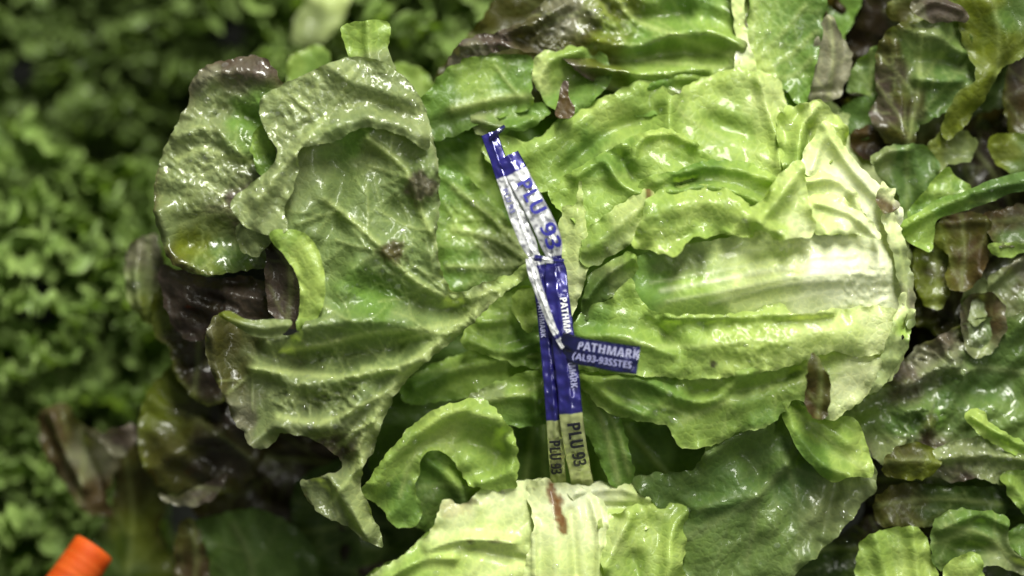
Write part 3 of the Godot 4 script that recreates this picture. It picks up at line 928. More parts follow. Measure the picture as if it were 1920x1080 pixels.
	leaf(t, "leaf", [1518, 372, 1560, 362, 1600, 385, 1640, 420, 1650, 450, 1600, 440, 1540, 440, 1510, 420], 40, [1540, 400, "pl", 1600, 420, "cr", 1640, 440, "wh"], {"ty": 0.2, "m": "rib", "n1": 4.0, "ru": 10.0, "ec": -10.0, "r": [[10, 8, 1530, 380, 1590, 400, 1640, 440]], "rim": ["yg", 5.0, 0.5]})
	# below the broad rib
	leaf(t, "leaf", [1070, 620, 1100, 578, 1150, 556, 1182, 520, 1202, 560, 1240, 588, 1330, 590, 1400, 585, 1462, 566, 1490, 590, 1560, 580, 1660, 575, 1702, 600, 1680, 650, 1620, 670, 1560, 660, 1470, 690, 1380, 706, 1300, 712, 1220, 705, 1150, 700, 1080, 690], 40, [1120, 600, "g", 1180, 570, "lg", 1260, 640, "lg", 1400, 630, "yg", 1560, 620, "pl", 1660, 620, "cr", 1120, 660, "lg"], {"ty": 0.16, "m": "wet", "n1": 7.0, "n2": 3.0, "r": [[12, 8, 1250, 595, 1400, 592, 1560, 585], [12, 14, 1090, 630, 1160, 630, 1260, 660], [-9, 18, 1220, 610, 1270, 650], [10, 24, 1300, 650, 1450, 640, 1600, 615]], "ec": -12.0, "ecw": 12.0, "rim": ["pl", 4.0, 0.35], "spots": [[1338, 682, 9, "rd", 0.9]], "v": [[5, 1690, 620, 1500, 625, 1300, 650, 1150, 640]], "vs": 60.0, "va": 3.0, "drops": 14, "dropat": [[1250, 620, 50], [1400, 600, 100]]})
	leaf(t, "leaf", [1082, 700, 1130, 690, 1210, 700, 1300, 700, 1390, 690, 1480, 668, 1550, 640, 1590, 625, 1640, 640, 1698, 640, 1690, 690, 1650, 730, 1590, 770, 1550, 790, 1500, 750, 1470, 775, 1430, 804, 1385, 812, 1350, 834, 1312, 842, 1275, 838, 1252, 802, 1205, 790, 1140, 775, 1100, 740], 36, [1130, 720, "lg", 1220, 740, "g", 1330, 720, "lg", 1300, 810, "lg", 1450, 720, "lg", 1560, 660, "yg", 1640, 690, "cr", 1600, 740, "cr", 1450, 780, "g"], {"ty": 0.1, "n1": 8.0, "n2": 4.0, "ec": -14.0, "ecw": 16.0, "r": [[14, 12, 1100, 712, 1200, 712, 1290, 750, 1350, 740, 1400, 700], [12, 12, 1380, 700, 1500, 670, 1590, 635], [-10, 14, 1300, 740, 1400, 730, 1500, 700], [12, 12, 1110, 720, 1160, 760, 1210, 780]], "rim": ["pl", 5.0, 0.4], "v": [[5, 1690, 670, 1560, 700, 1400, 740, 1280, 790]], "vs": 55.0, "va": 3.0, "drops": 16, "dropat": [[1270, 740, 60], [1450, 690, 60]]})
	leaf(t, "leaf", [1072, 705, 1100, 698, 1128, 715, 1160, 770, 1180, 840, 1190, 900, 1150, 915, 1118, 850, 1090, 790], 20, [1100, 720, "lg", 1140, 800, "g", 1160, 880, "g"], {"n1": 4.0, "v": [[6, 1085, 700, 1130, 790, 1160, 905], [5, 1095, 700, 1150, 790, 1180, 890]], "va": 6.0, "ec": -10.0})
	# the cut stem
	leaf(t, "cut_stem", [1650, 400, 1668, 392, 1690, 425, 1704, 480, 1718, 560, 1716, 606, 1700, 616, 1690, 560, 1680, 510, 1664, 450], 48, [1670, 420, "cr", 1690, 480, "ol", 1705, 560, "gy", 1708, 600, "og"], {"m": "rib", "n1": 3.0, "ec": -18.0, "ecw": 9.0, "v": [[4, 1664, 410, 1690, 480, 1704, 600]], "label": "pale cut stem end"})
	leaf(t, "leaf_scar", [1642, 372, 1652, 340, 1664, 352, 1684, 350, 1676, 372, 1692, 384, 1668, 398, 1650, 396], 46, [1660, 360, "cr", 1680, 375, "gy", 1660, 390, "br"], {"m": "dull", "q": 3.0, "jag": 3.0, "n1": 3.0, "n2": 5.0, "ec": -5.0})
	leaf(t, "leaf", [1660, 640, 1676, 600, 1688, 552, 1698, 548, 1700, 590, 1690, 640, 1700, 590, 1714, 580, 1712, 620, 1694, 670, 1660, 720, 1630, 740, 1650, 690], 52, [1690, 570, "cr", 1690, 630, "ol", 1705, 610, "lg", 1650, 710, "ol"], {"m": "rib", "q": 4.0, "n1": 3.0, "ec": -8.0, "ecw": 8.0})
	# the leaf with the brown tip, standing up from the lower right-hand side
	leaf(t, "leaf", [1510, 704, 1524, 662, 1546, 690, 1558, 715, 1560, 744, 1546, 786, 1514, 774], 66, [1530, 690, "ob", 1545, 750, "ob", 1520, 760, "br"], {"jag": 3.5, "n1": 6.0, "m": "leaf", "label": "small brown leaf tip"})
	# the large dull green leaf spread out to the left
	leaf(t, "leaf", [540, 165, 500, 112, 470, 102, 410, 115, 375, 130, 356, 160, 350, 190, 332, 230, 302, 290, 288, 360, 294, 420, 312, 478, 350, 508, 400, 516, 450, 510, 500, 500, 560, 470, 590, 300, 580, 200], 12, [430, 130, "pu", 490, 125, "pu", 380, 150, "gy", 400, 190, "ol", 470, 210, "g", 350, 270, "ol", 400, 330, "ol", 320, 340, "og", 310, 420, "og", 360, 460, "oy", 420, 470, "dg", 330, 480, "ob", 450, 380, "pu"], {"m": "soak", "wr": 6.0, "n1": 8.0, "n2": 5.0, "n3": 3.0, "r": [[16, 22, 380, 150, 450, 130, 500, 140], [-14, 18, 420, 200, 470, 220, 510, 260], [12, 14, 330, 260, 400, 240, 450, 290], [-18, 34, 360, 450, 430, 450], [14, 16, 300, 400, 330, 480, 400, 512]], "rim": ["br", 10.0, 0.45], "v": [[6, 530, 300, 450, 300, 380, 280, 330, 300], [5, 500, 420, 420, 400, 340, 420]], "vs": 50.0, "va": 3.0, "puck": 5.0, "ec": -16.0, "ecw": 20.0, "drops": 30, "dropat": [[400, 300, 110], [430, 150, 70]]})
	leaf(t, "leaf", [470, 260, 490, 235, 520, 240, 530, 290, 510, 330, 480, 320], 40, [490, 260, "lg", 510, 300, "g"], {"n1": 5.0, "ec": -8.0, "m": "wet", "drops": 4})
	leaf(t, "leaf", [500, 455, 532, 462, 566, 500, 580, 550, 570, 610, 525, 610, 500, 570], 30, [520, 490, "rd", 555, 540, "pu", 540, 590, "pu"], {"m": "wet", "n1": 4.0})
	var big_leaf := leaf(t, "leaf", [990, 490, 960, 512, 905, 530, 862, 548, 842, 538, 826, 500, 820, 440, 824, 330, 808, 240, 786, 180, 750, 138, 700, 108, 640, 110, 585, 133, 530, 158, 492, 178, 486, 205, 500, 250, 516, 300, 476, 342, 434, 384, 450, 412, 440, 432, 452, 470, 480, 480, 520, 448, 566, 470, 592, 530, 585, 585, 548, 628, 480, 604, 410, 588, 386, 632, 392, 690, 420, 738, 432, 782, 452, 806, 472, 838, 500, 842, 530, 812, 582, 822, 622, 850, 640, 876, 610, 890, 562, 904, 576, 940, 612, 972, 650, 990, 690, 1020, 718, 1024, 694, 960, 676, 900, 700, 842, 735, 752, 770, 704, 862, 628, 932, 562, 992, 515], 52,
		[560, 150, "ol", 640, 140, "ol", 740, 170, "og", 520, 200, "og", 590, 230, "ol", 560, 290, "ol", 480, 370, "ol", 700, 300, "og", 650, 260, "g", 760, 260, "ol", 800, 360, "lo", 700, 380, "lo", 620, 420, "lo", 720, 480, "lo", 900, 540, "ol", 950, 515, "lg", 800, 560, "lo", 700, 560, "g", 600, 640, "lo", 520, 700, "og", 420, 640, "ob", 410, 720, "ob", 450, 790, "gy", 500, 780, "og", 620, 760, "og", 700, 700, "lo", 640, 900, "og", 590, 920, "ol", 690, 1000, "ol", 620, 850, "pu"],
		{"m": "wet", "label": "large dull green outer leaf with purplish blotches", "jag": 2.6, "n1": 9.0, "n2": 5.0, "n3": 2.6,
		"v": [[14, 995, 502, 930, 546, 872, 600, 800, 662, 742, 722, 700, 790, 672, 880, 680, 980], [7, 872, 600, 780, 620, 690, 626, 600, 648, 530, 655], [7, 820, 645, 740, 690, 650, 705, 570, 700, 470, 690], [7, 930, 546, 850, 560, 770, 520, 690, 440, 610, 375], [7, 850, 560, 830, 480, 790, 400, 760, 320, 690, 260], [6, 742, 722, 680, 760, 600, 790, 520, 780], [5, 700, 790, 640, 830, 600, 900]], "q": 4.0, "vs": 56.0, "vl": 90.0, "va": 9.0, "vc": "pl", "vm": 0.6, "puck": -9.0,
		"r": [[-16, 40, 620, 300, 700, 310], [-20, 40, 720, 380, 770, 400], [-14, 22, 640, 330, 620, 420], [-26, 26, 560, 680, 660, 665, 740, 660], [18, 18, 480, 690, 600, 720, 700, 690, 800, 680], [20, 18, 500, 640, 600, 610, 680, 600, 780, 610], [-22, 24, 700, 540, 780, 570, 860, 590], [20, 20, 560, 830, 640, 790, 680, 740], [-24, 20, 560, 850, 620, 830, 640, 860], [22, 16, 470, 830, 520, 800, 600, 800], [18, 14, 600, 880, 640, 920, 690, 1010], [-16, 10, 668, 900, 690, 980], [14, 14, 400, 600, 400, 680, 430, 760]],
		"b": [[700, 200, 14, 60], [600, 500, -14, 50], [520, 650, -12, 60], [800, 420, 16, 40, 70]],
		"rim": ["gy", 9.0, 0.35], "spots": [[790, 350, 36, "pu", 0.85, 40], [740, 470, 44, "br", 0.85, 28], [680, 530, 26, "dg", 0.6, 34], [450, 400, 18, "ru", 0.5], [600, 850, 50, "pu", 0.5, 22]],
		"ec": -10.0, "ecw": 12.0, "ru": 12.0, "drops": 100, "dropat": [[780, 340, 60], [740, 470, 50], [880, 520, 34], [700, 560, 60], [650, 800, 80], [860, 620, 60], [600, 700, 90]]})
	leaf(t, "leaf_fold", [808, 242, 786, 180, 750, 138, 700, 108, 640, 110, 585, 133, 530, 158, 492, 178, 486, 205, 500, 250, 522, 290, 496, 325, 434, 378, 448, 412, 470, 430, 508, 442, 540, 433, 534, 392, 546, 366, 560, 318, 564, 282, 600, 272, 630, 264, 680, 240, 720, 244, 755, 254, 800, 282], 66, [560, 150, "ol", 640, 140, "ol", 740, 170, "og", 520, 200, "og", 540, 230, "ol", 560, 270, "ol", 470, 390, "ol", 520, 330, "ol", 700, 220, "og", 780, 230, "ol", 650, 250, "lo"], {"under": big_leaf, "m": "soak", "n1": 6.0, "n2": 5.0, "jag": 1.6, "wr": 5.0, "v": [[6, 555, 290, 600, 230, 640, 180, 660, 130], [5, 600, 230, 560, 190, 520, 180], [5, 640, 200, 720, 190, 780, 210], [5, 545, 300, 500, 360, 460, 400]], "vs": 40.0, "vl": 60.0, "va": 4.0, "vc": "pl", "vm": 0.35, "r": [[14, 18, 480, 370, 550, 290, 600, 250, 700, 222, 790, 255], [-12, 22, 700, 190, 740, 210], [10, 16, 620, 130, 690, 165, 780, 190]], "drops": 46, "dropat": [[600, 180, 80], [540, 250, 60], [500, 350, 50], [770, 200, 40], [700, 130, 40]]})
	leaf(t, "leaf_fold", [506, 436, 545, 430, 582, 446, 604, 488, 611, 540, 605, 580, 586, 606, 556, 620, 560, 585, 562, 545, 552, 508, 532, 478, 514, 460], 66, [530, 445, "lg", 580, 470, "yg", 595, 540, "yg", 580, 600, "lg"], {"under": big_leaf, "q": 4.0, "jag": 1.2, "n1": 4.0, "r": [[6, 20, 520, 444, 575, 470, 592, 540, 575, 600]], "ru": 4.0, "v": [[4, 530, 450, 575, 500, 580, 590]], "vm": 0.2, "va": 1.0})
	leaf(t, "leaf_fold", [408, 590, 428, 582, 470, 600, 520, 597, 548, 602, 534, 624, 500, 634, 465, 626, 430, 604], 74, [430, 592, "oy", 480, 612, "og", 530, 612, "ol"], {"under": big_leaf, "q": 4.0, "jag": 1.0, "n1": 3.0, "r": [[9, 9, 420, 592, 480, 614, 540, 610]], "ec": -9.0, "ecw": 8.0, "ru": 3.0})
	leaf(t, "leaf_fold", [638, 55, 655, 42, 725, 38, 732, 60, 728, 95, 744, 132, 712, 142, 680, 132, 655, 105], 46, [660, 60, "lg", 710, 70, "lg", 700, 120, "ol"], {"under": big_leaf, "jag": 1.8, "n1": 5.0, "r": [[9, 10, 690, 45, 690, 90, 700, 130]], "ec": -5.0})

# ---------------------------------------------------------------- the pale head in front, at the bottom
func front_head() -> void:
	var t := thing("lettuce_head", "pale green lettuce head with a brown streak on its rib, below the blue band", "lettuce", 1020, 1090, -230)
	t.set_meta("dome", [1020, 1180, 340, 290, 60])
	leaf(t, "leaf", [640, 1160, 690, 1082, 760, 1040, 815, 985, 850, 960, 960, 925, 1100, 930, 1240, 960, 1330, 1040, 1370, 1200, 640, 1200], -30, [800, 1050, "lg", 1000, 1000, "pl", 1250, 1050, "lg"], {"n1": 6.0})
	leaf(t, "leaf", [690, 1090, 750, 1046, 800, 1004, 818, 976, 830, 940, 846, 936, 864, 948, 902, 918, 960, 904, 1000, 900, 1022, 898, 1010, 960, 1000, 1040, 990, 1200, 690, 1200], 10, [760, 1070, "lg", 840, 1050, "yg", 850, 960, "cr", 940, 920, "cr", 900, 1000, "pl", 960, 1050, "pl", 740, 1090, "lg"], {"m": "rib", "n1": 9.0, "n2": 4.0, "r": [[12, 9, 800, 1030, 870, 1010, 960, 1015], [10, 10, 720, 1090, 790, 1050, 850, 1045], [-8, 9, 880, 1030, 980, 1050]], "v": [[5, 1000, 920, 930, 990, 830, 1040], [5, 1000, 960, 920, 1030, 880, 1080], [4, 1000, 930, 900, 950]], "va": 4.0, "vm": 0.3, "rim": ["cr", 7.0, 0.6], "spots": [[855, 955, 34, "ru", 0.4, 24], [880, 940, 30, "br", 0.65, 8], [925, 1012, 18, "br", 0.75, 5], [882, 1014, 8, "br", 0.7], [960, 912, 5, "br", 0.7], [940, 925, 5, "br", 0.6]], "drops": 22})
	leaf(t, "leaf", [985, 915, 1008, 902, 1028, 898, 1048, 908, 1085, 912, 1110, 925, 1140, 960, 1140, 1040, 1150, 1200, 960, 1200, 985, 1060, 1000, 980], 24, [1020, 910, "cr", 1020, 1000, "cr", 1070, 930, "wh", 1100, 1000, "cr", 1040, 1060, "pl", 1120, 1060, "pl"], {"m": "rib", "label": "leaf rib with a rust brown streak", "n1": 4.0, "n2": 1.0, "r": [[12, 26, 1030, 905, 1040, 1000, 1045, 1150], [9, 6, 1000, 980, 1002, 1080], [8, 7, 1110, 940, 1125, 1010, 1120, 1100], [-7, 8, 1070, 960, 1080, 1080]], "v": [[4, 1035, 905, 1040, 1000, 1040, 1150], [3, 1060, 950, 1065, 1100], [3, 1090, 950, 1095, 1100]], "va": 3.0, "vm": 0.2, "vc": "wh", "spots": [[1034, 922, 15, "ru", 0.95, 28], [1046, 952, 16, "ru", 0.95, 34], [1058, 985, 12, "ru", 0.9, 32], [1040, 938, 15, "ru", 0.95, 26], [1052, 970, 13, "ru", 0.95, 26], [1000, 918, 4, "br", 0.6]], "drops": 6})
	leaf(t, "leaf", [1060, 918, 1110, 908, 1165, 902, 1205, 914, 1240, 940, 1250, 975, 1180, 1000, 1120, 985, 1085, 950], 22, [1090, 922, "wh", 1160, 920, "cr", 1220, 940, "pl", 1170, 970, "yg"], {"m": "rib", "n1": 5.0, "r": [[10, 9, 1080, 922, 1160, 915, 1220, 935], [-7, 8, 1110, 950, 1200, 950]], "ec": -12.0, "drops": 4})
	leaf(t, "leaf", [1120, 985, 1160, 962, 1190, 950, 1240, 948, 1300, 950, 1308, 975, 1298, 1020, 1282, 1060, 1300, 1120, 1300, 1200, 1130, 1200, 1130, 1080], 34, [1150, 990, "pl", 1200, 980, "yg", 1280, 970, "lg", 1190, 1060, "lg", 1250, 1040, "yg", 1200, 1150, "lg"], {"m": "wet", "n1": 8.0, "n2": 5.0, "ru": 14.0, "ec": -10.0, "r": [[14, 12, 1130, 1060, 1170, 990, 1190, 955], [16, 13, 1250, 1080, 1260, 1000, 1290, 960], [-12, 18, 1190, 1050, 1210, 1120]], "rim": ["pl", 6.0, 0.4], "v": [[4, 1200, 1200, 1210, 1080, 1240, 970]], "vs": 45.0, "va": 3.0, "drops": 17})

# ---------------------------------------------------------------- the head whose broad green leaf lies at the lower right
func green_leaf_head() -> void:
	var t := thing("lettuce_head", "deep green lettuce with one broad wet leaf, right of the pale front head", "lettuce", 1440, 1000, -230)
	t.set_meta("dome", [1440, 930, 330, 300, 30])
	leaf(t, "leaf", [1180, 905, 1220, 888, 1300, 880, 1318, 842, 1350, 812, 1405, 796, 1432, 770, 1446, 740, 1470, 730, 1530, 770, 1600, 800, 1632, 850, 1644, 912, 1612, 952, 1585, 990, 1535, 1040, 1490, 1080, 1440, 1150, 1250, 1150, 1270, 1040, 1240, 960], 14, [1230, 900, "dg", 1340, 840, "mg", 1420, 800, "mg", 1360, 930, "bg", 1480, 900, "bg", 1450, 1000, "mg", 1560, 950, "ol", 1620, 910, "ol", 1330, 1040, "mg", 1500, 820, "dg"], {"m": "wet", "n1": 9.0, "n2": 5.0, "n3": 2.4, "v": [[9, 1500, 780, 1480, 860, 1420, 930, 1330, 985, 1290, 1010], [7, 1470, 860, 1500, 960, 1490, 1080], [6, 1420, 930, 1410, 1000, 1400, 1060]], "vs": 55.0, "vl": 110.0, "va": 4.5, "vc": "ol", "vm": 0.4, "puck": 7.0, "r": [[20, 18, 1320, 850, 1380, 812, 1430, 800], [-14, 26, 1400, 860, 1440, 900], [14, 16, 1300, 950, 1400, 930, 1470, 870], [-12, 14, 1580, 850, 1560, 950, 1540, 1020]], "rim": ["ol", 7.0, 0.4], "ec": -12.0, "drops": 26})
	leaf(t, "leaf", [1448, 700, 1470, 676, 1506, 664, 1524, 690, 1530, 770, 1500, 790, 1472, 760], 34, [1480, 700, "lg", 1510, 740, "g"], {"n1": 6.0, "r": [[10, 9, 1460, 700, 1500, 690]], "ec": -8.0})
	leaf(t, "leaf", [1452, 706, 1470, 722, 1495, 752, 1540, 776, 1600, 784, 1622, 820, 1638, 880, 1634, 896, 1592, 892, 1560, 905, 1520, 872, 1490, 835, 1466, 780], 52, [1480, 760, "lg", 1560, 810, "lg", 1610, 860, "yg", 1520, 850, "g"], {"n1": 6.0, "n2": 3.0, "r": [[16, 16, 1456, 715, 1485, 800, 1540, 870, 1590, 890], [8, 16, 1520, 790, 1590, 830]], "ec": -8.0, "v": [[4, 1620, 880, 1560, 830, 1490, 770]], "va": 3.0, "jag": 1.2, "drops": 4})

# ---------------------------------------------------------------- red tipped green head at the right, below
func right_lower_head() -> void:
	var t := thing("lettuce_head", "wrinkled green lettuce with purplish blotches at the lower right, glistening wet", "lettuce", 1780, 860, -260)
	t.set_meta("dome", [1800, 820, 380, 400, 0])
	leaf(t, "leaf", [1540, 820, 1620, 740, 1760, 640, 1960, 600, 2100, 640, 2100, 1200, 1420, 1200, 1500, 1060, 1620, 960], -110, [1700, 1000, "rd", 1900, 700, "dk", 1600, 1080, "rd", 1850, 920, "dk"], {"n1": 20.0, "n2": 8.0, "m": "wet"})
	leaf(t, "leaf", [1440, 1110, 1500, 1060, 1580, 1000, 1650, 960, 1700, 990, 1700, 1110], -60, [1550, 1060, "dk", 1640, 1000, "rd"], {"n1": 12.0, "n3": 5.0, "m": "wet", "drops": 6})
	leaf(t, "leaf", [1548, 770, 1590, 738, 1640, 705, 1690, 680, 1720, 650, 1770, 622, 1820, 600, 1900, 590, 2040, 570, 2060, 860, 1940, 870, 1850, 850, 1780, 870, 1735, 880, 1690, 870, 1662, 880, 1630, 850, 1600, 800], 4, [1600, 750, "mg", 1640, 790, "mg", 1690, 710, "pu", 1700, 690, "gy", 1760, 640, "gy", 1740, 790, "g", 1690, 800, "bg", 1780, 740, "bg", 1850, 720, "bg", 1900, 640, "dg", 1880, 780, "mg", 1660, 850, "ol", 1745, 830, "pu"], {"m": "soak", "wr": 8.0, "n1": 12.0, "n2": 9.0, "n3": 4.5, "v": [[7, 1600, 770, 1680, 720, 1760, 680, 1800, 620], [6, 1760, 690, 1740, 780, 1700, 850], [7, 1920, 700, 1840, 690, 1780, 700]], "vs": 48.0, "vl": 80.0, "va": 6.0, "vc": "ol", "puck": 8.0, "r": [[18, 14, 1690, 770, 1730, 768, 1738, 800], [18, 18, 1690, 720, 1760, 690, 1800, 700], [-18, 28, 1830, 740, 1900, 720], [14, 14, 1660, 860, 1700, 810], [16, 16, 1760, 640, 1790, 680]], "rim": ["pu", 10.0, 0.4], "spots": [[1690, 700, 34, "pu", 0.8, 26], [1765, 640, 30, "pu", 0.7, 30], [1740, 810, 20, "br", 0.6, 40]], "drops": 60, "dropat": [[1690, 710, 70], [1720, 810, 70], [1780, 660, 70]]})
	leaf(t, "leaf", [1812, 655, 1800, 600, 1812, 560, 1850, 548, 1882, 565, 1886, 620, 1862, 660, 1835, 672], 24, [1830, 600, "rd", 1870, 600, "br", 1850, 655, "ol"], {"n1": 4.0, "r": [[-26, 24, 1838, 570, 1838, 630]], "rim": ["gy", 6.0, 0.6], "m": "wet"})
	leaf(t, "leaf", [1808, 778, 1836, 764, 1852, 788, 1890, 812, 1930, 832, 1980, 850, 1980, 868, 1900, 850, 1856, 828, 1822, 802], 50, [1830, 780, "yg", 1900, 830, "lg"], {"n1": 4.0, "q": 4.0, "r": [[10, 8, 1820, 780, 1870, 812, 1960, 855]], "ec": -8.0})
	leaf(t, "leaf", [1712, 866, 1740, 846, 1780, 828, 1840, 818, 1900, 824, 2000, 826, 2000, 916, 1930, 898, 1880, 910, 1830, 896, 1790, 906, 1748, 892], 30, [1760, 850, "ol", 1850, 860, "ol", 1900, 880, "og", 1800, 890, "pu"], {"m": "wet", "n1": 5.0, "n3": 5.0, "r": [[14, 12, 1740, 860, 1840, 852, 1960, 866]], "drops": 26, "dropat": [[1770, 850, 50], [1850, 860, 60]]})
	leaf(t, "leaf", [1655, 862, 1690, 832, 1742, 834, 1764, 866, 1738, 896, 1690, 900, 1660, 890], 46, [1690, 860, "ob", 1730, 860, "oy"], {"n1": 4.0, "ec": -14.0, "r": [[10, 20, 1680, 860, 1740, 860]]})
	leaf(t, "leaf", [1640, 930, 1700, 905, 1790, 910, 1880, 920, 1880, 975, 1760, 985, 1650, 985], 6, [1680, 945, "ob", 1780, 940, "dk", 1850, 950, "dk"], {"n1": 12.0})
	leaf(t, "leaf", [1610, 1025, 1640, 996, 1690, 986, 1725, 992, 1744, 1030, 1750, 1130, 1620, 1130], 30, [1660, 1010, "lg", 1700, 1060, "yg", 1640, 1080, "lg"], {"n1": 6.0, "r": [[12, 14, 1640, 1010, 1660, 1080], [10, 10, 1710, 1000, 1720, 1090]]})
	leaf(t, "leaf", [1745, 1000, 1770, 960, 1832, 954, 1882, 966, 1890, 1000, 1905, 1040, 1960, 1062, 1920, 1078, 1860, 1060, 1800, 1080, 1752, 1060], 34, [1780, 980, "mg", 1840, 980, "g", 1800, 1050, "dg", 1900, 1050, "ol"], {"n1": 8.0, "n2": 5.0, "r": [[14, 12, 1760, 990, 1830, 965, 1880, 980], [12, 9, 1885, 985, 1900, 1035, 1950, 1062], [-14, 18, 1800, 1030, 1850, 1030]], "v": [[5, 1900, 1050, 1840, 1000, 1770, 985]], "vs": 40.0, "va": 3.0})
	leaf(t, "leaf", [1772, 1060, 1800, 1040, 1836, 1040, 1850, 1140, 1770, 1140], 54, [1800, 1070, "yg", 1840, 1080, "lg"], {"n1": 5.0})
	leaf(t, "leaf", [1875, 892, 1920, 880, 2000, 880, 2000, 980, 1930, 970, 1900, 940], 30, [1900, 910, "lg", 1950, 930, "g"], {"n1": 8.0, "r": [[12, 12, 1890, 900, 1930, 950]]})
	leaf(t, "leaf", [1880, 1010, 1930, 980, 2000, 980, 2000, 1060, 1930, 1050], 10, [1940, 1010, "g", 1980, 1030, "dg"], {"n1": 8.0})

# ---------------------------------------------------------------- dark red loose head, upper right
func right_upper_head() -> void:
	var t := thing("lettuce_head", "dark red and olive loose leaf lettuce in shade, right of the cut stem", "lettuce", 1790, 280, -330)
	t.set_meta("dome", [1800, 300, 500, 520, -60])
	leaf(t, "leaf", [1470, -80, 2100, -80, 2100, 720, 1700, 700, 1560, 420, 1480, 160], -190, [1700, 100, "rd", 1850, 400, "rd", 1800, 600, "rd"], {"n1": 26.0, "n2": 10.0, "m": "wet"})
	var r := RandomNumberGenerator.new()
	r.seed = 41
	for i in 34:
		var p := Vector2(r.randf_range(1560, 1960), r.randf_range(-20, 640))
		if p.x < 1640 + (p.y - 330) * 0.25 and p.y > 180:
			continue
		put_frill(t, M["red_frills"][r.randi() % 4], "leaf", p.x, p.y, -250 + r.randf_range(-30, 60), r.randf() * TAU, r.randf_range(0.1, 0.9), r.randf_range(-0.6, 0.6), r.randf_range(0.5, 0.8), "wet")
	leaf(t, "leaf", [1540, 40, 1600, -40, 1760, -60, 1960, -60, 2020, 60, 2010, 240, 1930, 330, 1850, 300, 1800, 360, 1740, 330, 1680, 360, 1640, 300, 1590, 310, 1570, 220, 1600, 150], -60, [1620, 60, "rd", 1700, 150, "dk", 1620, 250, "dg", 1850, 150, "dk", 1920, 60, "dk", 1950, 220, "rd", 1760, 300, "ob", 1660, 330, "rd"], {"m": "leaf", "n1": 16.0, "n2": 7.0, "ru": 22.0, "ruw": 30.0, "fr": 9.0, "jag": 5.0, "ax": 100.0, "rim": ["br", 18.0, 0.6]})
	leaf(t, "leaf", [1690, 330, 1760, 260, 1850, 210, 2000, 200, 2030, 400, 1960, 470, 1890, 440, 1830, 500, 1760, 470, 1720, 520, 1690, 440], -40, [1740, 350, "dk", 1850, 300, "rd", 1930, 330, "ob", 1800, 440, "rd", 1900, 410, "rd"], {"m": "leaf", "n1": 16.0, "n2": 7.0, "ru": 22.0, "ruw": 30.0, "fr": 9.0, "jag": 5.0, "ax": 60.0, "rim": ["br", 18.0, 0.6]})
	leaf(t, "leaf", [1690, 480, 1760, 430, 1860, 420, 2000, 420, 2020, 620, 1900, 640, 1840, 600, 1790, 660, 1740, 620, 1706, 600], -30, [1740, 520, "ob", 1820, 520, "rd", 1900, 560, "dk", 1780, 610, "rd"], {"m": "wet", "n1": 14.0, "n2": 7.0, "ru": 20.0, "ruw": 30.0, "fr": 9.0, "jag": 5.0, "ax": 120.0, "rim": ["oy", 14.0, 0.5], "drops": 10})
	leaf(t, "leaf", [1508, 180, 1520, 110, 1534, 60, 1552, 28, 1575, 60, 1596, 100, 1594, 135, 1574, 182, 1545, 190], 26, [1545, 80, "gy", 1560, 130, "gy", 1540, 170, "gy"], {"m": "dull", "n1": 5.0, "r": [[12, 16, 1555, 40, 1560, 110, 1540, 170], [-8, 5, 1520, 172, 1560, 168]], "ec": -10.0, "label": "pale grey leaf underside"})
	leaf(t, "leaf", [1586, 170, 1600, 125, 1640, 88, 1672, 100, 1670, 160, 1640, 182, 1604, 172], 6, [1620, 140, "mg", 1650, 120, "dg"], {"n1": 8.0})
	leaf(t, "leaf", [1580, 200, 1630, 180, 1668, 190, 1660, 240, 1610, 262, 1580, 240], 0, [1610, 210, "bg", 1640, 230, "dg"], {"n1": 8.0})
	leaf(t, "leaf", [1596, 250, 1640, 232, 1670, 250, 1668, 290, 1630, 302, 1600, 285], 10, [1620, 255, "br", 1640, 280, "rd"], {"n1": 5.0, "r": [[8, 8, 1600, 255, 1660, 248]]})
	leaf(t, "leaf", [1648, 80, 1668, 56, 1700, 44, 1735, 40, 1800, 42, 1822, 90, 1826, 150, 1806, 190, 1780, 210, 1745, 222, 1720, 250, 1708, 284, 1678, 286, 1645, 246, 1628, 214, 1646, 180, 1640, 130], 40, [1740, 60, "og", 1790, 80, "mg", 1720, 110, "mg", 1760, 150, "bg", 1750, 200, "bg", 1665, 90, "ob", 1665, 150, "pu", 1670, 210, "pu", 1690, 265, "ob", 1700, 180, "ob"], {"n1": 12.0, "n2": 6.0, "jag": 4.0, "ru": 12.0, "r": [[14, 14, 1690, 60, 1750, 70, 1800, 100], [10, 10, 1715, 150, 1760, 155, 1800, 150], [-14, 18, 1720, 110, 1800, 120], [12, 16, 1675, 90, 1690, 180, 1690, 260]], "m": "wet", "v": [[5, 1700, 270, 1720, 180, 1725, 60]], "vs": 40.0, "va": 4.0, "drops": 6})
	leaf(t, "leaf", [1790, -30, 1900, -30, 1940, 20, 1936, 90, 1880, 130, 1850, 180, 1812, 232, 1780, 262, 1768, 230, 1790, 180, 1826, 140, 1800, 60], 56, [1830, 30, "oy", 1900, 40, "dg", 1880, 100, "oy", 1820, 190, "oy", 1785, 240, "oy"], {"n1": 9.0, "ec": -14.0, "r": [[14, 24, 1850, 20, 1880, 80, 1820, 180]], "rim": ["og", 5.0, 0.4]})
	leaf(t, "leaf", [1660, 22, 1700, -30, 1790, -30, 1790, 40, 1730, 48, 1690, 44], 10, [1700, 10, "ob", 1750, 10, "oy"], {"n1": 8.0})
	leaf(t, "leaf", [1705, 12, 1740, -10, 1800, 10, 1812, 40, 1770, 42, 1730, 36], 66, [1760, 18, "pu", 1730, 30, "gy"], {"n1": 5.0, "r": [[10, 7, 1712, 26, 1750, 4, 1800, 20]]})
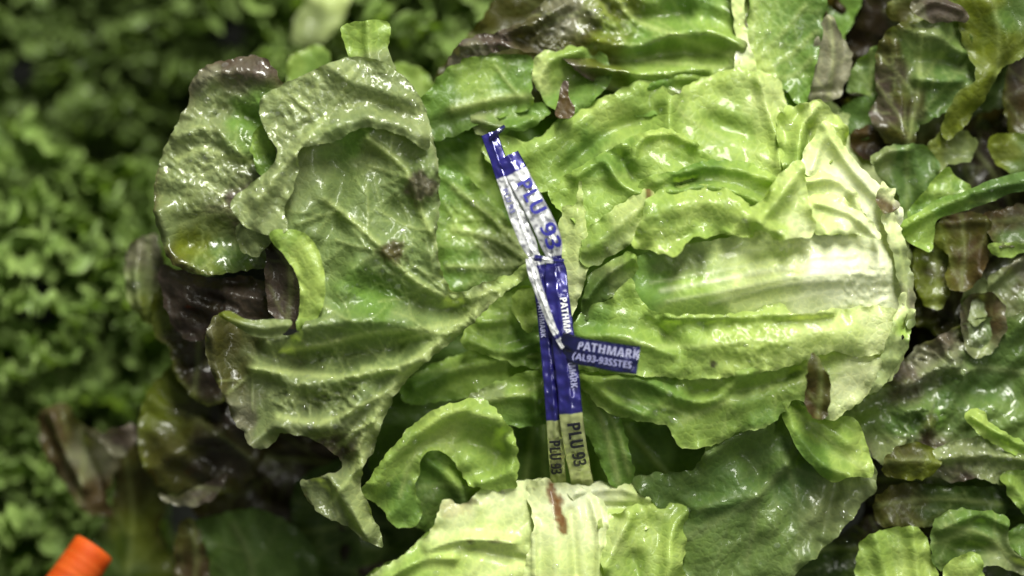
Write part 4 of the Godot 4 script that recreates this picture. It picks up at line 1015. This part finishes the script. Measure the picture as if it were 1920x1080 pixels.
	leaf(t, "leaf", [1630, 300, 1660, 276, 1716, 270, 1760, 300, 1750, 360, 1738, 410, 1715, 430, 1690, 405, 1680, 360, 1650, 340], 44, [1650, 300, "ol", 1690, 300, "bg", 1720, 340, "bg", 1715, 400, "dg"], {"n1": 8.0, "m": "wet", "r": [[16, 12, 1640, 300, 1660, 285, 1700, 280], [-10, 16, 1700, 330, 1720, 390]], "drops": 9})
	leaf(t, "leaf", [1740, 270, 1780, 240, 1830, 260, 1822, 300, 1780, 310, 1760, 330, 1746, 300], 36, [1770, 265, "oy", 1800, 290, "og"], {"n1": 6.0, "ec": -10.0, "rim": ["ol", 5.0, 0.5]})
	leaf(t, "leaf", [1852, 260, 1890, 250, 1940, 255, 1990, 300, 1960, 340, 1900, 330, 1864, 300], 40, [1880, 275, "oy", 1930, 300, "dg"], {"n1": 6.0, "ec": -14.0})
	leaf(t, "leaf", [1880, 160, 1910, 90, 1990, 80, 1990, 260, 1910, 260, 1885, 215], 20, [1900, 140, "pu", 1940, 200, "br", 1900, 230, "ob"], {"n1": 10.0, "rim": ["oy", 8.0, 0.5]})
	leaf(t, "leaf", [1700, 402, 1730, 360, 1776, 312, 1792, 330, 1820, 352, 1790, 380, 1750, 395, 1712, 418], 66, [1760, 350, "lg", 1790, 360, "g", 1720, 400, "g"], {"n1": 4.0, "m": "wet", "jag": 1.0, "rim": ["yg", 5.0, 0.5], "drops": 2})
	leaf(t, "leaf", [1678, 424, 1720, 398, 1762, 372, 1800, 362, 1840, 344, 1890, 328, 1990, 312, 1990, 352, 1900, 362, 1860, 378, 1800, 398, 1756, 412, 1752, 440, 1744, 472, 1716, 462, 1696, 448], 80, [1710, 420, "lg", 1740, 440, "lg", 1760, 390, "g", 1850, 365, "bg", 1930, 340, "bg"], {"n1": 4.0, "jag": 1.0, "r": [[16, 12, 1690, 426, 1770, 384, 1850, 354, 1980, 330]], "ec": -10.0, "m": "wet", "label": "bright green narrow leaf", "drops": 4})
	leaf(t, "leaf", [1738, 440, 1770, 405, 1810, 398, 1850, 405, 1866, 450, 1846, 500, 1812, 545, 1772, 535, 1780, 480, 1756, 462], 60, [1790, 410, "br", 1850, 420, "ob", 1830, 480, "br", 1770, 450, "oy"], {"n1": 8.0, "r": [[12, 12, 1760, 420, 1840, 410], [10, 12, 1850, 420, 1830, 510]]})
	leaf(t, "leaf", [1836, 408, 1880, 392, 1990, 376, 1990, 450, 1900, 462, 1862, 456], 66, [1870, 410, "br", 1930, 420, "pu", 1900, 450, "dg"], {"n1": 6.0, "rim": ["br", 6.0, 0.5]})
	leaf(t, "leaf", [1850, 462, 1880, 455, 1930, 452, 1990, 440, 1990, 470, 1920, 476, 1872, 484], 72, [1880, 468, "lg", 1940, 462, "mg"], {"n1": 3.0, "ec": -6.0})
	leaf(t, "leaf", [1850, 530, 1880, 500, 1930, 472, 2000, 462, 2000, 640, 1920, 620, 1880, 590], 40, [1880, 520, "ol", 1920, 500, "gy", 1930, 560, "og", 1900, 530, "ob"], {"m": "wet", "n1": 8.0, "n3": 5.0, "r": [[14, 10, 1860, 530, 1910, 490, 1980, 475]], "drops": 12})
	leaf(t, "leaf", [1716, 470, 1742, 450, 1790, 480, 1784, 540, 1760, 580, 1724, 560, 1710, 510], 34, [1740, 480, "oy", 1760, 520, "ob", 1740, 550, "oy"], {"n1": 7.0, "m": "wet", "drops": 3})
	leaf(t, "leaf", [1800, 560, 1830, 520, 1862, 540, 1850, 590, 1820, 610], 34, [1825, 560, "ol", 1845, 550, "og"], {"n1": 5.0})

# ---------------------------------------------------------------- the head behind, at the top
func back_head() -> void:
	var t := thing("lettuce_head", "dewy green lettuce with a white rib lying behind the tied head", "lettuce", 1200, 40, -330)
	t.set_meta("dome", [1250, 10, 520, 360, -30])
	leaf(t, "leaf", [820, 160, 850, 100, 900, 40, 1000, -80, 1600, -80, 1560, 120, 1500, 230, 1200, 240, 900, 200], -60, [950, 80, "ob", 1200, 100, "dg", 1480, 60, "g"], {"n1": 12.0})
	leaf(t, "leaf", [838, 140, 842, 108, 880, 72, 930, 60, 985, 40, 1020, 0, 1080, -60, 1250, -80, 1390, -80, 1400, 60, 1395, 130, 1300, 180, 1180, 180, 1100, 150, 1050, 110, 990, 100, 930, 98, 860, 130], 10, [860, 100, "gy", 930, 80, "pu", 1000, 60, "ob", 1060, 20, "gy", 1080, 90, "ob", 1130, 110, "oy", 1200, 60, "g", 1250, 110, "lg", 1340, 60, "lg", 1300, 10, "g", 1200, 150, "lg", 1160, 10, "oy"], {"m": "soak", "wr": 9.0, "n1": 10.0, "n2": 8.0, "n3": 5.0, "r": [[16, 9, 860, 90, 930, 84, 1000, 110, 1060, 120, 1180, 140], [18, 10, 940, 70, 1010, 40, 1060, 10], [20, 14, 1120, 80, 1190, 92, 1250, 70, 1330, 62, 1390, 90], [-20, 18, 1150, 110, 1240, 100, 1340, 100], [16, 11, 1120, 130, 1200, 140, 1320, 132], [12, 9, 1150, 0, 1190, 40], [-14, 16, 1190, 30, 1290, 20]], "rim": ["pu", 16.0, 0.7], "v": [[7, 1395, 110, 1300, 80, 1200, 40, 1140, -20], [5, 1390, 130, 1280, 120, 1150, 100]], "vs": 60.0, "va": 4.0, "drops": 60, "dropat": [[900, 80, 60], [1020, 40, 60], [1000, 100, 60], [1150, 20, 60]]})
	leaf(t, "leaf", [1378, 150, 1400, 60, 1420, -80, 1545, -80, 1542, 60, 1530, 110, 1512, 190, 1490, 195, 1460, 160, 1420, 140], 18, [1420, 60, "lg", 1480, 60, "g", 1520, 60, "bg", 1500, 150, "g", 1420, 130, "yg"], {"m": "wet", "n1": 6.0, "v": [[9, 1395, 140, 1410, 60, 1420, -60], [5, 1410, 120, 1460, 70, 1510, 10], [5, 1420, 140, 1470, 110, 1530, 60], [5, 1440, 150, 1490, 140, 1520, 110]], "vs": 40.0, "va": 5.0, "vl": 60.0, "puck": 5.0, "drops": 13})
	leaf(t, "midrib", [1374, 150, 1380, 90, 1374, 20, 1366, -80, 1400, -80, 1396, 20, 1402, 70, 1414, 110, 1420, 150], 34, [1390, 40, "pl", 1390, 80, "wh", 1400, 140, "pl"], {"m": "rib", "q": 4.0, "jag": 1.5, "n1": 2.0, "ec": -16.0, "ecw": 9.0, "ru": 2.0, "drops": 4})
	leaf(t, "leaf", [1180, 190, 1240, 150, 1330, 140, 1300, 175, 1290, 200, 1200, 220], 16, [1230, 165, "g", 1290, 155, "lg"], {"n1": 5.0, "r": [[10, 9, 1190, 175, 1250, 152, 1320, 148]]})
	leaf(t, "leaf", [1460, 170, 1500, 180, 1525, 230, 1500, 260, 1465, 240], 0, [1490, 200, "g", 1490, 240, "bg"], {"n1": 5.0})

# ---------------------------------------------------------------- curly lettuces, far left
func curly() -> void:
	var near_ := []
	var far_ := []
	for i in 6:
		near_.append(frill_mesh(100 + i, 170.0, 92.0 + 10.0 * (i % 3), 19.0, 8.0 + i, 0.35 - 0.1 * (i % 4), PAL["g"], Color(0.30, 0.41, 0.125), 0.08))
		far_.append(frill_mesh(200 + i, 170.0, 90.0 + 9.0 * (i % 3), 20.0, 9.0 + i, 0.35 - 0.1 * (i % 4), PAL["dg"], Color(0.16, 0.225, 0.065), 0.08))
	var a := thing("curly_lettuce", "bright green curly leaf lettuce at the left edge, beside the brown leaf", "lettuce", 110, 620, -650, "curly leaf lettuces along the left")
	curly_head(a, near_, 86, 70, 580, -560, 290, 260, "leaf", 3)
	var b := thing("curly_lettuce", "bright green curly leaf lettuce in the lower left corner, behind the carrot", "lettuce", 40, 960, -660, "curly leaf lettuces along the left")
	curly_head(b, near_, 67, 40, 990, -560, 220, 210, "leaf", 4)
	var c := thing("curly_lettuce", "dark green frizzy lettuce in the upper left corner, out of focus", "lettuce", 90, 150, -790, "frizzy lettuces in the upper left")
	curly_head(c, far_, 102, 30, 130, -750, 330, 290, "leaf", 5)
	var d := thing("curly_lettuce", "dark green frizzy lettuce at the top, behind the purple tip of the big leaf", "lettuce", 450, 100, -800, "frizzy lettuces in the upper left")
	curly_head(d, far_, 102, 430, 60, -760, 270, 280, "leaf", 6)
	var e := thing("curly_lettuce", "blurred mid green lettuce at the top, between the frizzy one and the dewy head", "lettuce", 740, 60, -750)
	curly_head(e, [near_[0], near_[2], far_[1], near_[4]], 58, 740, 40, -600, 190, 170, "leaf", 8)
	e.set_meta("dome", [])
	leaf(e, "leaf", [545, 70, 560, 20, 600, -30, 660, -30, 640, 40, 600, 85, 570, 92], -330, [590, 40, "ol", 620, 0, "pl"], {"n1": 8.0, "ec": -10.0})

# ---------------------------------------------------------------- carrot
func carrot() -> void:
	var t := thing("carrot", "orange carrot end poking in at the bottom left", "carrot", 150, 1050, -230)
	var axis_from := bed(178, 1026, -130, -130)
	var axis_to := bed(-40, 1330, -30, -30)
	var dir := (axis_to - axis_from).normalized()
	var sx := dir.cross(Vector3(0, 0, 1)).normalized()
	var sy := sx.cross(dir)
	var org: Vector3 = t.get_meta("origin")
	var length := axis_from.distance_to(axis_to)
	var st := SurfaceTool.new()
	st.begin(Mesh.PRIMITIVE_TRIANGLES)
	st.set_smooth_group(0)
	var prof := [[0.0, 0.0], [0.0, 0.35], [0.0, 0.7], [0.001, 0.93], [0.006, 0.985], [0.05, 1.0]]
	for i in 120:
		prof.append([0.05 + 0.95 * (i + 1) / 120.0, 1.0 + 0.10 * (i + 1) / 120.0])
	var nseg := 48
	for p in prof:
		for i in nseg + 1:
			var a := TAU * (i % nseg) / nseg
			var rad: float = 42.0 * S * p[1] * (1.0 + (0.012 * rough.get_noise_2d(p[0] * 1200.0, cos(a) * 10.0) if p[1] > 0.95 else 0.0))
			var c := Color(0.36, 0.045, 0.006).lerp(Color(0.44, 0.075, 0.010), 0.5 + 0.5 * rough.get_noise_2d(p[0] * 900.0, a * 12.0))
			var ring := crease.get_noise_1d(p[0] * 2600.0 + 0.6 * sin(a + 1.0) * 14.0)
			c = c * (1.0 - 0.18 * smoothstep(0.45, 0.9, ring))
			rad *= 1.0 - 0.01 * smoothstep(0.4, 0.9, ring)
			c.a = 1.0
			if p[0] < 0.003:
				c = Color(0.25, 0.042, 0.015).lerp(Color(0.31, 0.07, 0.022), 1.0 - p[1])
			st.set_color(c)
			st.add_vertex(axis_from + dir * length * p[0] + (sx * cos(a) + sy * sin(a)) * rad - org)
	for j in prof.size() - 1:
		for i in nseg:
			var a := j * (nseg + 1) + i
			for n in [a, a + nseg + 1, a + nseg + 2, a, a + nseg + 2, a + 1]:
				st.add_index(n)
	st.generate_normals()
	var mi := MeshInstance3D.new()
	mi.name = "root"
	mi.mesh = st.commit()
	mi.material_override = M["carrot"]
	t.add_child(mi, true)

func shelf() -> void:
	var s := MeshInstance3D.new()
	s.name = "shelf_floor"
	var b := BoxMesh.new()
	b.size = Vector3(3.0, 2.0, 0.03)
	s.mesh = b
	s.material_override = M["shelf"]
	add_child(s, true)
	s.transform = Transform3D(BED, BED * Vector3(0, 0, -1000.0 * S - 0.015) + LIFT)
	s.set_meta("kind", "structure")
	s.set_meta("label", "dark slanted produce shelf under the lettuces")

func _ready() -> void:
	setup()
	for n in [big, rough, crease, wrinkle]:
		n.noise_type = FastNoiseLite.TYPE_SIMPLEX_SMOOTH
		n.fractal_octaves = 2
	big.seed = 1
	big.frequency = 1.0 / 150.0
	rough.seed = 2
	rough.frequency = 1.0 / 52.0
	rough.fractal_octaves = 1
	wrinkle.seed = 4
	wrinkle.frequency = 1.0 / 34.0
	wrinkle.fractal_type = FastNoiseLite.FRACTAL_RIDGED
	wrinkle.domain_warp_enabled = true
	wrinkle.domain_warp_amplitude = 14.0
	wrinkle.domain_warp_frequency = 1.0 / 40.0
	crease.seed = 3
	crease.frequency = 1.0 / 26.0
	crease.fractal_type = FastNoiseLite.FRACTAL_RIDGED
	rng.seed = 9
	materials()
	var reds := []
	for i in 4:
		reds.append(frill_mesh(300 + i, 130.0, 62.0, 13.0, 5.0 + i, 0.3 - 0.2 * (i % 2), PAL["dk"] if i % 2 else PAL["ob"], PAL["rd"] if i % 2 else PAL["br"], 0.10))
	M["red_frills"] = reds
	shelf()
	curly()
	back_head()
	right_upper_head()
	right_lower_head()
	green_leaf_head()
	front_head()
	main_head()
	band()
	carrot()
